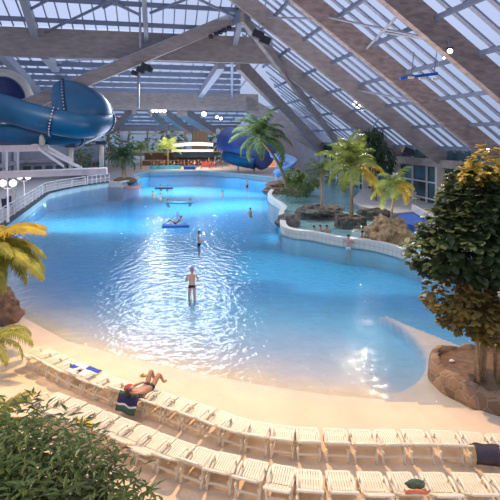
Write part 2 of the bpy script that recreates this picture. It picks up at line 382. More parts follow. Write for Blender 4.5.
# ---------------------------------------------------------------- decks
def pl(lst, z): return [(G(u, v, z).x, G(u, v, z).y) for u, v in lst]
LEFT_EDGE = [(-60, 272), (0, 228), (48, 193), (60, 190), (80, 186), (108, 182)]
FAR_EDGE = [(122, 182.5), (138, 178.5), (134, 174.5), (150, 172), (180, 171.5), (200, 171), (240, 174), (276, 178)]
deck = pl(LEFT_EDGE + FAR_EDGE, 0.68) + [(42, 70), (60, 150), (-110, 150), (-80, 21)]
struct(MB().prism(deck, -2.5, 0.68).build('floor_deck', 'deck'), 'pale deck around the far and slide side of the pool', 'deck')
# dark strip along the walkway edge
le = [G(u, v, 0.68) for u, v in LEFT_EDGE]
mb = MB()
for a, b in zip(le, le[1:]): mb.beam(a + V((0, 0, 0.0)), b, 0.5, 0.10)
struct(mb.build('trim_1', 'dark_edge'), 'dark edge strip along the walkway above the pool wall', 'edge strip')
mb = MB()
for a, b in zip(le, le[1:]):
    n_ = (b - a).cross(V((0, 0, 1))).normalized() * 0.08
    mb.quad(a + n_ - V((0, 0, .70)), b + n_ - V((0, 0, .70)), b + n_ - V((0, 0, 0.02)), a + n_ - V((0, 0, 0.02)))
struct(mb.build('wall_pool_side', mat('pale_aqua_pool_wall', (0.42, 0.56, 0.60), 0.35, 0.1, 1)), 'pale pool wall below the walkway', 'wall')
fe = [G(u, v, 0.68) for u, v in FAR_EDGE]
mb = MB(); ae = le + fe + [V((42, 70, .68))]
for a, b in zip(ae, ae[1:]):
    n_ = (b - a).cross(V((0, 0, 1))).normalized() * 0.12
    mb.quad(a + n_ - V((0, 0, 3.0)), b + n_ - V((0, 0, 3.0)), b + n_ - V((0, 0, .69)), a + n_ - V((0, 0, .69)))
struct(mb.build('wall_pool_base', mat('blue_far_pool_wall', (0.006, 0.20, 0.42), 0.5, 0.15, 1)), 'blue pool wall below the waterline around the far pool edges', 'wall')
mb = MB()
for a, b in zip(fe, fe[1:]): mb.beam(a, b, 0.7, 0.12)
struct(mb.build('trim_2', 'coping'), 'pale coping along the far edge of the pool', 'coping')

# lagoon
LAG = [(292, 181), (276, 186), (266, 193), (271, 199), (279, 203), (283, 207), (278, 212), (280, 218), (280, 226), (290, 229.5), (300, 231), (310, 231.5), (326, 235), (342, 238), (358, 239.5), (371, 241), (392, 246), (412, 252), (440, 263), (470, 277), (500, 290), (560, 318)]
lag = [G(u, v, 0.6) for u, v in LAG]
def smooth_poly(p, k=2):
    for _ in range(k):
        q = [p[0]]
        for a, b in zip(p, p[1:]): q += [a.lerp(b, .25), a.lerp(b, .75)]
        p = q + [p[-1]]
    return p
lag = smooth_poly(lag)
def ribbon(line, off, z0, z1, name, m, label, cat):
    mb = MB(); me_uv = []; L = 0
    nrm = []
    for i, p in enumerate(line):
        t = (line[min(i + 1, len(line) - 1)] - line[max(i - 1, 0)]); nrm.append(t.cross(V((0, 0, 1))).normalized())
    for i, p in enumerate(line):
        if i: L += (p - line[i - 1]).length
        for o_, z in ((0, z0), (0, z1), (off, z1), (off, z0)):
            q = p + nrm[i] * o_; mb.v.append(V((q.x, q.y, z)))
        me_uv.append(L)
    for i in range(len(line) - 1):
        for k in range(4):
            k2 = (k + 1) % 4; mb.f.append((4 * i + k, 4 * i + k2, 4 * i + 4 + k2, 4 * i + 4 + k))
    o = mb.build(name, m); uvl = o.data.uv_layers.new(name='UVMap')
    for p in o.data.polygons:
        for li in p.loop_indices:
            vi = o.data.loops[li].vertex_index; uvl.data[li].uv = (me_uv[vi // 4], o.data.vertices[vi].co.z)
    return struct(o, label, cat)
ribbon(lag, -0.35, -0.03, 0.52, 'wall_lagoon', 'tile', 'cream tiled curving wall between wave pool and raised lagoon', 'wall')
ribbon(lag, -0.36, -2.2, -0.03, 'wall_lagoon_base', mat('blue_pool_wall', (0.22, 0.56, 0.78), 0.5, 0.1, 1), 'blue painted base of the lagoon wall under the water', 'wall')
ribbon(lag, -0.45, 0.52, 0.62, 'trim_3', 'coping', 'pale rounded coping on the lagoon wall', 'coping')
inner = [(p.x, p.y) for p in lag]
lagpoly = inner + [(30, 12), (30, 62), (12, 72)]
struct(MB().prism(lagpoly, -2.0, 0.06).build('floor_lagoon', mat('pale_turquoise_lagoon_floor', (0.46, 0.72, 0.76), 0.5, 0.2, 0.35)), 'pale turquoise floor of the raised lagoon', 'pool floor')
b_ = MB(); b_.v = [V((x, y, 0.48)) for x, y in lagpoly]; b_.f = [tuple(range(len(lagpoly)))]
struct(b_.build('water_lagoon', 'water_lagoon'), 'shallow turquoise water of the raised lagoon behind the tiled wall', 'water')
dk = pl([(352, 199), (360, 205), (372, 210), (386, 212.5), (398, 213), (413, 211.5), (428, 219), (446, 230), (475, 246), (520, 270)], 0.66) + [(30, 20), (30, 48), (15, 58)]
struct(MB().prism(dk, 0.0, 0.66).build('floor_terrace', 'deck'), 'pale terrace between lagoon and window wall', 'deck')
bm_ = pl([(398, 213.5), (413, 212), (432, 222), (431, 229), (400, 222)], 0.56)
tag(MB().prism(bm_, 0.1, 0.56).build('splash_mat', 'blue_mat'), 'bright blue splash-down mat at the lagoon edge by the window wall', 'mat')
wp = [G(413, 211, 0.66), G(436, 225, 0.66)]
tag(MB().beam(wp[0], wp[1], 0.25, 0.55).build('low_barrier', 'white_paint'), 'low white barrier beside the blue splash-down mat', 'barrier')

# ---------------------------------------------------------------- roof
FT = [14.3, 21.8, 29.1, 36.6, 44.2, 51.7, 59.2, 66.8]           # frame positions along the hall
SW, EAVE, SL = 25.2, 4.3, 0.72
def rz(s): return EAVE + SL * (SW - s)
roof = empty('ceiling', HL(10, 40, 0), kind='structure'); tag(roof, 'glazed timber roof of the pool hall', 'ceiling')
def rf(mb, name, m, **k):
    o = mb.build(name, m, **k); o.parent = roof; o.matrix_parent_inverse = Matrix.Translation(-V(roof.location)); return o
RH = 1.75
for i, t in enumerate(FT):
    s0 = 2.0 if t < 40 else (9.7 if t < 45 else (14.5 if t < 55 else (19.0 if t < 60 else 13.4)))
    if i in (0, 1, 2): s0 = -6
    if i in (5, 6, 7): continue
    rf(MB().beam(HL(s0, t, rz(s0)), HL(SW + 0.5, t, rz(SW + 0.5)), 0.42, RH), 'rafter', 'glulam_red' if i in (1, 2) else 'glulam')
# right slope glazing, bars, purlins
TOP = RH + 0.05
def slope_s0(t): return -6 if t < 34 else (0.5 if t < 38 else lerp(3.0, 22.0, max(0, min(1, (t - 38) / 29))))
for a, b in zip(FT, FT[1:]):
    sa, sb = slope_s0(a), slope_s0(b)
    if a == 36.6: sa, sb = 4.5, 9.0
    rf(MB().quad(HL(sa, a, rz(sa) + TOP), HL(SW + 1, a, rz(SW + 1) + TOP), HL(SW + 1, b, rz(SW + 1) + TOP), HL(sb, b, rz(sb) + TOP)), 'glazing', 'roof_glass')
    mb = MB()
    for k in range(1, 6):
        t = lerp(a, b, k / 6); s0 = lerp(sa, sb, k / 6)
        mb.beam(HL(s0, t, rz(s0) + TOP - 0.2), HL(SW + 1, t, rz(SW + 1) + TOP - 0.2), 0.30, 0.14)
    rf(mb, 'glazing_bars', 'bar')
    s = SW - 0.4
    while s > min(sa, sb):
        f = 0
        if s < max(sa, sb): f = (max(sa, sb) - s) / (abs(sa - sb) + 1e-6)
        aa, bb = (a, b) if sb <= sa else (a, lerp(b, a, f))
        if bb - aa > 0.6:
            rf(MB().beam(HL(s, aa + .2, rz(s) + RH - 0.42), HL(s, bb - .2, rz(s) + RH - 0.42), 0.2, 0.26), 'purlin', 'steel_blue')
        s -= 2.55
# wind bracing rods on the right slope
for (t0, s0, t1, s1) in ((21.8, 15.6, 29.1, 11.3), (21.8, 15.6, 25.4, 13.8), (29.1, 19.5, 36.6, 17.0), (21.8, 13, 29.1, 14.2), (14.3, 15.6, 21.8, 20.6), (36.6, 19.5, 44.2, 22), (29.1, 11.5, 36.6, 8.8)):
    rf(MB().tube([HL(s0, t0, rz(s0) + 0.9), HL(s1, t1, rz(s1) + 0.9)], 0.09, 6), 'bracing_rod', 'steel_pale')

# transverse beams on the slide side: near (t=44.2) and far (t=66.8)
B0, B1 = PT(-30, 55, 44.2), PT(272, 64, 44.2)
rf(MB().beam(B0, B1, 0.5, PT(130, 33, 44.2).z - PT(130, 60.5, 44.2).z), 'cross_beam', 'glulam')
A0, A1 = PT(-30, 108.5, 66.8), PT(258, 111, 66.8)
rf(MB().beam(A0, A1, 0.5, PT(150, 92, 66.8).z - PT(150, 109.5, 66.8).z), 'cross_beam', 'glulam')
A2 = PT(322, 155, 66.8)
hA = 2.4
rf(MB().beam(PT(246, 111, 66.8), A2, 0.5, hA), 'rafter', 'glulam')
# hip members
rf(MB().beam(PT(242, 22, 37.2), PT(342, 152, 59.2), 0.4, 0.9), 'hip_member', 'glulam')
rf(MB().beam(PT(238, 70, 45), PT(322, 154, 66.3), 0.5, 1.6), 'hip_member', 'glulam')
# diagonal strut with bright channel on top
D0, D1 = PT(-25, 134, 42.6), PT(246, 20, 42.6)
rf(MB().beam(D0, D1, 0.5, 1.15), 'diagonal_strut', 'glulam')
rf(MB().beam(D0 + V((0, 0, 1.16)), D1 + V((0, 0, 1.16)), 0.55, 0.10), 'cable_tray', 'steel_pale')
# end plate at the node
rf(MB().beam(PT(236, 25, 42.0), PT(247, 21, 37.5), 0.6, 1.2), 'node_plate', 'steel_blue')
# near glass slope above the near cross beam
def near_plane(s, t):
    return PT(130, 30, 44.2).z + 0.5 * (44.2 - t)
nt0 = 33.0
def sB(u): return PT(u, 33, 44.2).dot(ET)
sl, sr = sB(-40), sB(258)
rf(MB().quad(HL(sl, 44.2, near_plane(0, 44.2)), HL(sr, 44.2, near_plane(0, 44.2)), HL(sr - 4.5, nt0, near_plane(0, nt0)), HL(sl - 3, nt0, near_plane(0, nt0))), 'glazing', 'roof_glass')
mb = MB(); s = sl + .3
while s < sr:
    t0 = nt0
    mb.beam(HL(s, 44.2, near_plane(0, 44.2) - .16), HL(s, t0, near_plane(0, t0) - .16), 0.10, 0.14); s += 1.02
rf(mb, 'glazing_bars', 'bar')
for t, ww in ((43.0, .3), (40.6, .3), (38.2, .3)):
    rf(MB().beam(HL(sl, t, near_plane(0, t) - .55), HL(sr - (44.2 - t) * .4, t, near_plane(0, t) - .55), 0.22, 0.4), 'purlin', 'steel_blue')
def np_pt(u, v, off=-0.7):
    d = V(((u - UX) / F, 1, -(v - VH) / F)); c = near_plane(0, 0) + off
    k = (c - CAMZ) / (d.z + 0.5 * d.dot(ED)); return V((0, 0, CAMZ)) + d * k
for (u0, v0, u1, v1) in ((35, 37, 130, -8), (27, 11, 70, -12), (100, -4, 140, 15), (103, 8, 125, -4), (150, 13, 195, -4), (192, -4, 235, 17)):
    rf(MB().tube([np_pt(u0, v0), np_pt(u1, v1)], 0.13, 6), 'bracing_rod', 'steel_blue')
for (u0, v0, u1, v1, ww) in ((21, -6, 36, 42, 0.62), (143.5, -6, 147, 50, 0.40), (244, 8, 234, 50, 0.5)):
    rf(MB().beam(np_pt(u0, v0, -1.0), np_pt(u1, v1, -1.3), ww, 0.7), 'rafter', 'steel_pale')
rf(MB().beam(PT(139.5, -6, 42.0), PT(140, 47, 42.0), .16, .16), 'hanger', 'steel_pale')
# glass between near and far cross beams
zA, zB = PT(150, 91, 66.8).z, PT(150, 91, 66.8).z + 0.126 * 22.6
def mid_z(t): return lerp(zB, zA, (t - 44.2) / 22.6)
mL, mR = -26, 12.5
rf(MB().quad(HL(mL, 44.6, mid_z(44.6)), HL(9.5, 44.6, mid_z(44.6)), HL(mR, 66.8, mid_z(66.8)), HL(mL, 66.8, mid_z(66.8))), 'glazing', 'roof_glass')
mb = MB(); s = mL
while s < mR:
    mb.beam(HL(s, 44.6, mid_z(44.6) - .16), HL(s, 66.6, mid_z(66.6) - .16), 0.12, 0.14); s += 1.25
rf(mb, 'glazing_bars', 'bar')
for k in range(7):
    t = 46.5 + 3.0 * k
    rf(MB().beam(HL(mL, t, mid_z(t) - .75), HL(8.2 + (t - 44) * .17, t, mid_z(t) - .75), 0.3, 0.55), 'purlin', 'steel_blue')
for (u0, v0, u1, v1) in ((-2, 52, 40, 98), (45, 56, 64, 84), (221, 66, 200, 100)):
    rf(MB().beam(PT(u0, v0 + 3, 45.5), PT(u1, v1 - 2, 66.0), .75, 0.9), 'rafter', 'steel_pale')
for (u0, v0, u1, v1) in ((57, 62, 100, 59), (57, 62, 100, 70)):
    rf(MB().tube([PT(u0, v0, 52), PT(u1, v1, 56)], 0.12, 6), 'bracing_rod', 'steel_blue')
rf(MB().beam(PT(138, 60, 45.2), PT(138, 108, 45.2), .22, .22), 'hanger', 'steel_pale')
rf(MB().beam(PT(232, 60, 46), PT(232, 97, 64), .3, .3), 'hanger', 'steel_pale')
# far bay: from the far cross beam to the end beam, then to the back wall
tF, tW = 90.0, 112.0
zF = PT(140, 127, tF).z
rf(MB().quad(HL(-45, 67.2, PT(150, 104, 66.8).z), HL(14, 67.2, PT(150, 104, 66.8).z), HL(18, tF, zF + .2), HL(-45, tF, zF + .2)), 'glazing', 'roof_glass')
mb = MB(); s = -45
while s < 15:
    mb.beam(HL(s, 67.4, PT(150, 104, 66.8).z - .2), HL(s * 1.0 + 1, tF, zF), 0.14, 0.16); s += 1.8
rf(mb, 'glazing_bars', 'bar')
for k in range(5):
    t = 70 + 4 * k; z = lerp(PT(150, 104, 66.8).z, zF, (t - 67) / 23)
    rf(MB().beam(HL(-45, t, z - .55), HL(15, t, z - .55), .3, .4), 'purlin', 'steel_blue')
rf(MB().beam(PT(60, 131, tF), PT(200, 131, tF), .5, PT(0, 127, tF).z - PT(0, 131.2, tF).z), 'cross_beam', 'glulam')
for (u0, v0, u1, v1, t0, t1, w_) in ((134, 110, 112, 130, 68, 88, .7), (163, 112, 190, 131, 68, 90, 1.0), (182, 112, 212, 131, 67.5, 88, 1.6), (150, 112, 168, 127, 68, 88, .5)):
    rf(MB().beam(PT(u0, v0, t0), PT(u1, v1, t1), w_, 1.2, -0.6), 'rafter', 'glulam')
struct(MB().quad(HL(-70, tF, zF + .6), HL(40, tF, zF + .6), HL(40, tW + 1, zF + 0.2), HL(-70, tW + 1, zF + 0.2)).build('ceiling_far', 'cream_paint'), 'pale flat ceiling over the far bar area', 'ceiling')

# ---------------------------------------------------------------- side walls
wr = empty('wall_window_side', HL(SW + .3, 40, 0), kind='structure'); tag(wr, 'tall window wall under the low eave beside the lagoon', 'wall')
def wpart(mb, name, m):
    o = mb.build(name, m); o.parent = wr; o.matrix_parent_inverse = Matrix.Translation(-V(wr.location)); return o
wpart(MB().quad(HL(SW + .5, 10, .3), HL(SW + .5, 70, .3), HL(SW + .5, 70, 6), HL(SW + .5, 10, 6)), 'pane', 'teal_glass')
for t in FT: wpart(MB().beam(HL(SW, t, 0.2), HL(SW, t, 4.8), .7, .5), 'column', 'cream_paint')
for k in range(1, 24):
    t = 14.3 + 2.5 * k
    wpart(MB().beam(HL(SW + .35, t, 0.2), HL(SW + .35, t, 5), .14, .14), 'mullion', 'white_paint')
for z in (1.0, 2.6, 4.2):
    wpart(MB().beam(HL(SW + .35, 12, z), HL(SW + .35, 68, z), .12, .12), 'transom', 'white_paint')
wpart(MB().beam(HL(SW - .1, 12, 4.25), HL(SW - .1, 68, 4.25), .5, .7), 'eave_beam', 'glulam')

wlf = empty('wall_slide_side', (-35, 55, 0), kind='structure'); tag(wlf, 'pale inner building wall behind the slide and footbridge', 'wall')
def lpart(mb, name, m):
    o = mb.build(name, m); o.parent = wlf; o.matrix_parent_inverse = Matrix.Translation(-V(wlf.location)); return o
Lw = [V((-27.5, 30, 0)), V((-30, 50, 0)), V((-33.5, 66, 0)), V((-25.5, 70, 0)), V((-27, 84, 0)), V((-50, 112, 0))]
mb = MB()
for a, b in zip(Lw, Lw[1:]):
    mb.quad(a + V((0, 0, .6)), b + V((0, 0, .6)), b + V((0, 0, 5.6)), a + V((0, 0, 5.6)))
lpart(mb, 'wall_face', 'wall_pale')
def on_wall(i, f, z, off=0.08):
    a, b = Lw[i], Lw[i + 1]; n_ = (b - a).cross(V((0, 0, 1))).normalized(); p = a.lerp(b, f) + n_ * off; return V((p.x, p.y, z)), (b - a).normalized()
def wall_quad(i, f, z0, z1, wd, name, m, off=.1):
    p, t = on_wall(i, f, 0, off)
    return lpart(MB().quad(p - t * wd + V((0, 0, z0)), p + t * wd + V((0, 0, z0)), p + t * wd + V((0, 0, z1)), p - t * wd + V((0, 0, z1))), name, m)
for i, f in ((0, .35), (0, .75), (1, .2), (1, .55), (1, .85)):
    wall_quad(i, f, .7, 3.1, .9, 'door_opening', 'dark_glass')
for k in range(6): wall_quad(2, .08 + k * .165, 1.5, 2.7, .5, 'window_pane', 'dark_glass')
for k in range(4): wall_quad(3, .12 + k * .22, 1.5, 2.7, 1.1, 'window_pane', 'dark_glass')
mb = MB()
for a, b in zip(Lw[:4], Lw[1:]): mb.beam(a + V((0, 0, 3.2)), b + V((0, 0, 3.2)), 1.2, .5)
lpart(mb, 'string_course', 'wall_pale')
for i, f in ((0, .55), (1, .02), (1, .4), (1, .7)):
    p, t = on_wall(i, f, .7, .5); lpart(MB().beam(p, p + V((0, 0, 4.5)), .5, .5), 'column', 'white_paint')
# back glass wall
wb = empty('wall_back', HL(-10, tW, 0), kind='structure'); tag(wb, 'far glass end wall with dark garden beyond', 'wall')
def bpart(mb, name, m):
    o = mb.build(name, m); o.parent = wb; o.matrix_parent_inverse = Matrix.Translation(-V(wb.location)); return o
bpart(MB().quad(HL(-75, tW, .5), HL(45, tW, .5), HL(45, tW, 15), HL(-75, tW, 15)), 'pane', 'clear_glass')
for k in range(24): bpart(MB().beam(HL(-70 + 4.5 * k, tW - .2, .5), HL(-70 + 4.5 * k, tW - .2, zF + .5), .35, .3), 'mullion', 'steel_pale')
for z in (3.2, 5.6, 7.6): bpart(MB().beam(HL(-72, tW - .25, z), HL(40, tW - .25, z), .25, .3), 'transom', 'white_paint')
struct(MB().quad((-200, -30, -2.6), (200, -30, -2.6), (200, 300, -2.6), (-200, 300, -2.6)).build('ground_outside', 'ground_out'), 'dark ground outside the hall', 'ground')
# the far side hall flank behind the pale slide
struct(MB().beam(HL(24.8, 67, 0.3), HL(26, 110, .3), .4, 12).build('wall_far_flank', 'wall_pale'), 'grey flank wall past the last sloping frame', 'wall')

# ---------------------------------------------------------------- plants
def frond_mesh(L, droop, n, wl, seed, up=0.9):
    """one feather frond along +x, starting at the origin"""
    r = random.Random(seed); mb = MB(); pts = []; N = 10
    p = V((0, 0, 0)); ang = up
    for i in range(N + 1):
        pts.append(p.copy()); p = p + V((math.cos(ang), 0, math.sin(ang))) * (L / N); ang -= droop / N * (0.6 + 0.9 * i / N)
    mb.tube(pts, [0.022 * L * (1 - .85 * i / N) * .5 + .004 for i in range(N + 1)], 5)
    for i in range(n):
        f = 0.14 + 0.86 * i / (n - 1); k = f * N; j = min(int(k), N - 1)
        q = pts[j].lerp(pts[j + 1], k - j); t = (pts[j + 1] - pts[j]).normalized()
        ll = wl * L * (math.sin(math.pi * min(1, f * .86 + .12)) ** .7 + .12) * r.uniform(.85, 1.1)
        for sd in (-1, 1):
            d = (t * .75 + V((0, sd, 0)) * 1.0 + V((0, 0, -.35 - .3 * r.random()))).normalized()
            wv = t * (0.028 * L + .008) * .62
            m1 = q + d * ll * .5 + V((0, 0, .02 * L)); m2 = q + d * ll + V((0, 0, -.16 * ll))
            mb.quad(q - wv * .6, q + wv * .6, m1 + wv, m1 - wv); b = len(mb.v)
            mb.v.append(m2); mb.f.append((b - 1, b - 2, b))
    return mb
def palm(name, base, crown, L, nf, leafm, label, seed, trunk_r=.14, elev=(-.2, 1.2), droop=(1.4, 2.2), wl=.26, gold=None, goldk=0, lf=20, group=None):
    r = random.Random(seed); base = V(base); crown = V(crown)
    root = empty(name, base, 0, label, 'palm tree', group)
    loc = crown - base; pts = [V((0, 0, -.15))] + [V((0, 0, 0)).lerp(loc, i / 6) + V((loc.x, loc.y, 0)) * (-.18 * math.sin(math.pi * i / 6)) for i in range(7)]
    MB().tube(pts, [trunk_r * (1.35 - .55 * i / 7) for i in range(8)], 8).build('trunk', 'trunk', root, True)
    MB().ball(loc, trunk_r * 1.5, (1, 1, 1.4)).build('crown_heart', 'trunk', root, True)
    protos = [frond_mesh(L * q, r.uniform(*droop), lf, wl, seed + k, 1.0) for k, q in enumerate((1.0, .9, .8))]
    ms = [[p_.build('frond', mm) for p_ in protos] for mm in ([leafm, gold] if gold else [leafm])]
    for k in range(nf):
        mset = ms[1] if gold and k in (goldk if hasattr(goldk, '__iter__') else range(goldk)) else ms[0]
        pr = mset[k % 3]; o = pr.copy(); C.objects.link(o); o.parent = root
        az = k * 2.399 + r.uniform(-.2, .2); el = lerp(elev[1], elev[0], k / max(1, nf - 1)) - 0.55
        o.location = loc + V((0, 0, trunk_r)); o.rotation_euler = (r.uniform(-.25, .25), -el, az)
    for mset in ms:
        for o in mset: bpy.data.objects.remove(o)
    return root

def leaf_cloud(n, sampler, size, aspect, seed, rosette=1, droop=0.3, hang=False):
    r = random.Random(seed); mb = MB()
    for _ in range(n):
        c, outw = sampler(r)
        for k in range(rosette):
            a = r.uniform(0, 2 * math.pi)
            d = (V((math.cos(a), math.sin(a), r.uniform(-.5, .5) - droop)) + outw * 1.1)
            if hang: d = V((math.cos(a) * .5, math.sin(a) * .5, -r.uniform(.2, 1.1))) + outw * .5
            d.normalize(); s_ = size * r.uniform(.65, 1.25)
            sd = d.cross(V((r.uniform(-.4, .4), r.uniform(-.4, .4), 1))).normalized() * s_ * aspect * .5
            b = len(mb.v); bend = V((0, 0, -.12 * s_))
            mb.v += [c, c + d * s_ * .35 + sd * .9, c + d * s_ * .72 + sd * .8 + bend * .5, c + d * s_ + bend, c + d * s_ * .72 - sd * .8 + bend * .5, c + d * s_ * .35 - sd * .9]
            mb.f.append(tuple(range(b, b + 6)))
    return mb
def blob(center, rad, shell=.55):
    center = V(center)
    def f(r):
        while True:
            q = V((r.uniform(-1, 1), r.uniform(-1, 1), r.uniform(-1, 1)))
            if .01 < q.length < 1: break
        u = q.normalized(); k = lerp(shell, 1, r.random() ** .7)
        return center + V((u.x * rad[0], u.y * rad[1], u.z * rad[2])) * k, V((u.x, u.y, u.z * .6))
    return f
def multi(blobs):
    wts = [b[1][0] * b[1][1] * b[1][2] for b in blobs]; fs = [blob(*b) for b in blobs]
    def f(r): return fs[r.choices(range(len(fs)), wts)[0]](r)
    return f
def bush(name, base, blobs, leafm, n, size, aspect, label, cat, seed, stems=5, stemm='stem', stem_r=.03, group=None, rosette=1, hang=False):
    root = empty(name, base, 0, label, cat, group); r = random.Random(seed)
    leaf_cloud(n, multi(blobs), size, aspect, seed, rosette, hang=hang).build('foliage', leafm, root)
    for k in range(stems):
        b = blobs[k % len(blobs)]; top = V(b[0]) + V((r.uniform(-.4, .4) * b[1][0], r.uniform(-.4, .4) * b[1][1], 0))
        p0 = V((r.uniform(-.2, .2), r.uniform(-.2, .2), -.1))
        MB().tube([p0, p0.lerp(top, .5) + V((r.uniform(-.1, .1), r.uniform(-.1, .1), .1)), top], [stem_r * 1.3, stem_r, stem_r * .5], 6).build('stem', stemm, root, True)
    return root

def rock_mesh(c, d, seed, sub=3, amp=.35, freq=1.0, flat=None):
    bm = bmesh.new(); bmesh.ops.create_icosphere(bm, subdivisions=sub, radius=1)
    for v in bm.verts:
        q = v.co.copy(); s_ = V((seed * 3.1, seed * 1.7, seed))
        k = 1 + amp * noise.noise(q * freq * 1.5 + s_) + amp * .5 * noise.noise(q * freq * 4 + s_) + amp * .25 * noise.noise(q * freq * 9 + s_)
        v.co = V((q.x * d[0], q.y * d[1], q.z * d[2])) * k
    me = bpy.data.meshes.new('rock'); bm.to_mesh(me); bm.free()
    return me
def rock(name, c, d, m, label, seed, cat='rock', group=None, **k):
    me = rock_mesh(c, d, seed, **k); me.materials.append(M[m]); o = bpy.data.objects.new(name, me); C.objects.link(o); o.location = c
    return tag(o, label, cat, group)

# island with coconut palm
i1 = G(285, 190, .5)
rock('rock_mound', G(287, 190, .2), (2.9, 3.8, 1.3), 'rock', 'brown rock mound under the tall leaning coconut palm', 3, 'rocks', sub=4)
palm('coconut_palm', G(287, 188, 1.1), P(261, 140, 51), 4.6, 22, 'palm_green', 'tall coconut palm leaning over the pool from the brown rock mound', 11, .17, elev=(-.7, 1.3), droop=(1.5, 2.3), wl=.22, lf=26)
bi = G(300, 189, .85)
bush('lime_shrub', bi, [((-.6, 0, 1.5), (1.1, 1.0, .9)), ((.7, -.4, .9), (1.4, 1.0, .7))], 'leaf_lime', 700, .6, .4, 'yellow-green shrub beside the trunk of the leaning coconut palm', 'shrub', 21)
bush('island_shrub', G(295, 196, .7), [((0, 0, .7), (2.0, 1.3, .75)), ((1.2, -.3, .9), (.8, .8, .7))], 'leaf_mid', 500, .42, .3, 'low dark green shrub on the near side of the brown rock mound', 'shrub', 22)
palm('small_palm', G(322, 209, 1.0), P(321, 174, 41), 2.3, 15, 'palm_green', 'small green palm growing from the flat dark grey rock', 12, .09, elev=(-.5, 1.2), lf=16)
rock('flat_rock', G(318, 213, .45), (2.1, 1.6, .75), 'rock_dark', 'long flat dark grey rock under the small green palm', 5, sub=4)
rock('pool_edge_rock', G(288, 222, .35), (.95, 1.0, .6), 'rock_dark', 'dark rock at the lip of the lagoon wall', 6)
# big yellow-green palm in stone ring
pr = G(350, 222, .45)
bm = bmesh.new()
mb = MB(); rg = random.Random(4)
n_ = 28
for i in range(n_):
    a = 2 * math.pi * i / n_; rr = 1.15 * (1 + .07 * rg.uniform(-1, 1))
    for (k, z) in ((1.05, -.5), (1.0, .42 + rg.uniform(-.05, .08)), (.78, .45), (.70, .32)):
        mb.v.append(pr + V((math.cos(a) * rr * k, math.sin(a) * rr * k * .9, z)))
for i in range(n_):
    j = (i + 1) % n_
    for k in range(3): mb.f.append((4 * i + k, 4 * j + k, 4 * j + k + 1, 4 * i + k + 1))
rp_ = empty('stone_planter', pr, 0, 'round grey stacked-stone planter holding the big yellow-green palm', 'planter')
o = mb.build('stone_ring', 'stone_grey', rp_, loc=pr); o.location = (0, 0, 0)
MB().ball((0, 0, .25), .85, (1, .9, .15)).build('soil', 'soil', rp_, True)
palm('lagoon_palm', pr + V((.1, 0, .38)), P(352, 170, 35.8), 3.5, 20, 'palm_lime', 'large yellow-green palm in the round stone planter in the lagoon', 13, .13, elev=(-.55, 1.6), droop=(1.5, 2.4), gold='palm_gold', goldk=(13, 16, 18), lf=26, wl=.26)
r3 = G(390, 242, .4)
rock('rock_pile', r3 + V((0, .5, .05)), (1.4, 1.35, 1.25), 'rock_warm', 'warm tan rock pile under the small golden palm', 9, 'rocks', sub=4, amp=.42, freq=1.5)
palm('golden_palm', r3 + V((.25, .6, 1.05)), P(395, 188, 30.0), 2.0, 13, 'palm_lime', 'small yellow palm with thin trunk on the tan rock pile', 14, .07, elev=(-.7, 1.1), droop=(1.7, 2.6), gold='palm_gold', goldk=(5, 8, 10), lf=22, wl=.3)
rock('terrace_rock', G(375, 214, .5), (1.5, .7, .5), 'rock_dark', 'low dark rock edging the terrace behind the small yellow palm', 15)
tb = G(374, 200.4, .66)
bush('terrace_tree', tb, [((-.3, 0, 5.3), (1.5, 1.4, 1.6)), ((.9, .3, 4.1), (1.4, 1.3, 1.3)), ((-.1, 0, 6.5), (1.1, 1.0, .9))], 'palm_dark', 1500, .55, .28, 'dark leafy tree on the terrace behind the big yellow-green palm', 'tree', 24, stems=3, stem_r=.10, hang=True)
# left side far palms
ib = G(123, 181, .68)
rock('palm_bank', ib + V((0, .8, -.1)), (1.7, 1.5, .6), 'soil', 'low brown planted bank under the bushy date palm', 18, 'bank', sub=3, amp=.15)
palm('date_palm', ib + V((0, .6, .4)), P(123, 160, 65), 2.9, 24, 'palm_dark', 'bushy date palm on the low bank at the far slide-side corner', 15, .3, elev=(-.6, 1.3), lf=18, wl=.3)
for i, (u, v, Y, L, l) in enumerate(((141, 151, 88, 2.8, 'bright green palm behind the bushy date palm by the end wall'), (168, 150, 90, 3.4, 'bright green palm in front of the glass end wall beside the bar'))):
    palm('bar_palm', V(((u - UX) / F * Y, Y, .6)), P(u, v, Y), L, 15, 'leaf_lime', l, 30 + i, .12, elev=(-.3, 1.3), lf=14, wl=.3)
bush('walkway_tree', V((-25.2, 67.0, .6)), [((0, 0, 3.0), (1.6, 1.4, 1.5)), ((.8, -.4, 4.2), (1.2, 1.0, 1.0))], 'leaf_mid', 420, .55, .4, 'dark bushy tree behind the end of the footbridge', 'tree', 36, stems=3, stem_r=.08)
for i, (X, Y, h) in enumerate(((-52, 128, 11.5), (-38, 125, 11), (-24, 127, 11.5), (-10, 126, 10.5))):
    bush('garden_tree', V((X, Y, -2.6)), [((0, 0, h * .6), (6.2, 3.5, h * .5)), ((2, 0, h * .8), (4, 3, h * .35))], 'leaf_garden', 420, 1.6, .5,
         ORD[i] + ' garden tree beyond the glass end wall, counted from the slide side', 'tree', 40 + i, stems=2, stem_r=.2, group='garden trees beyond the end wall')

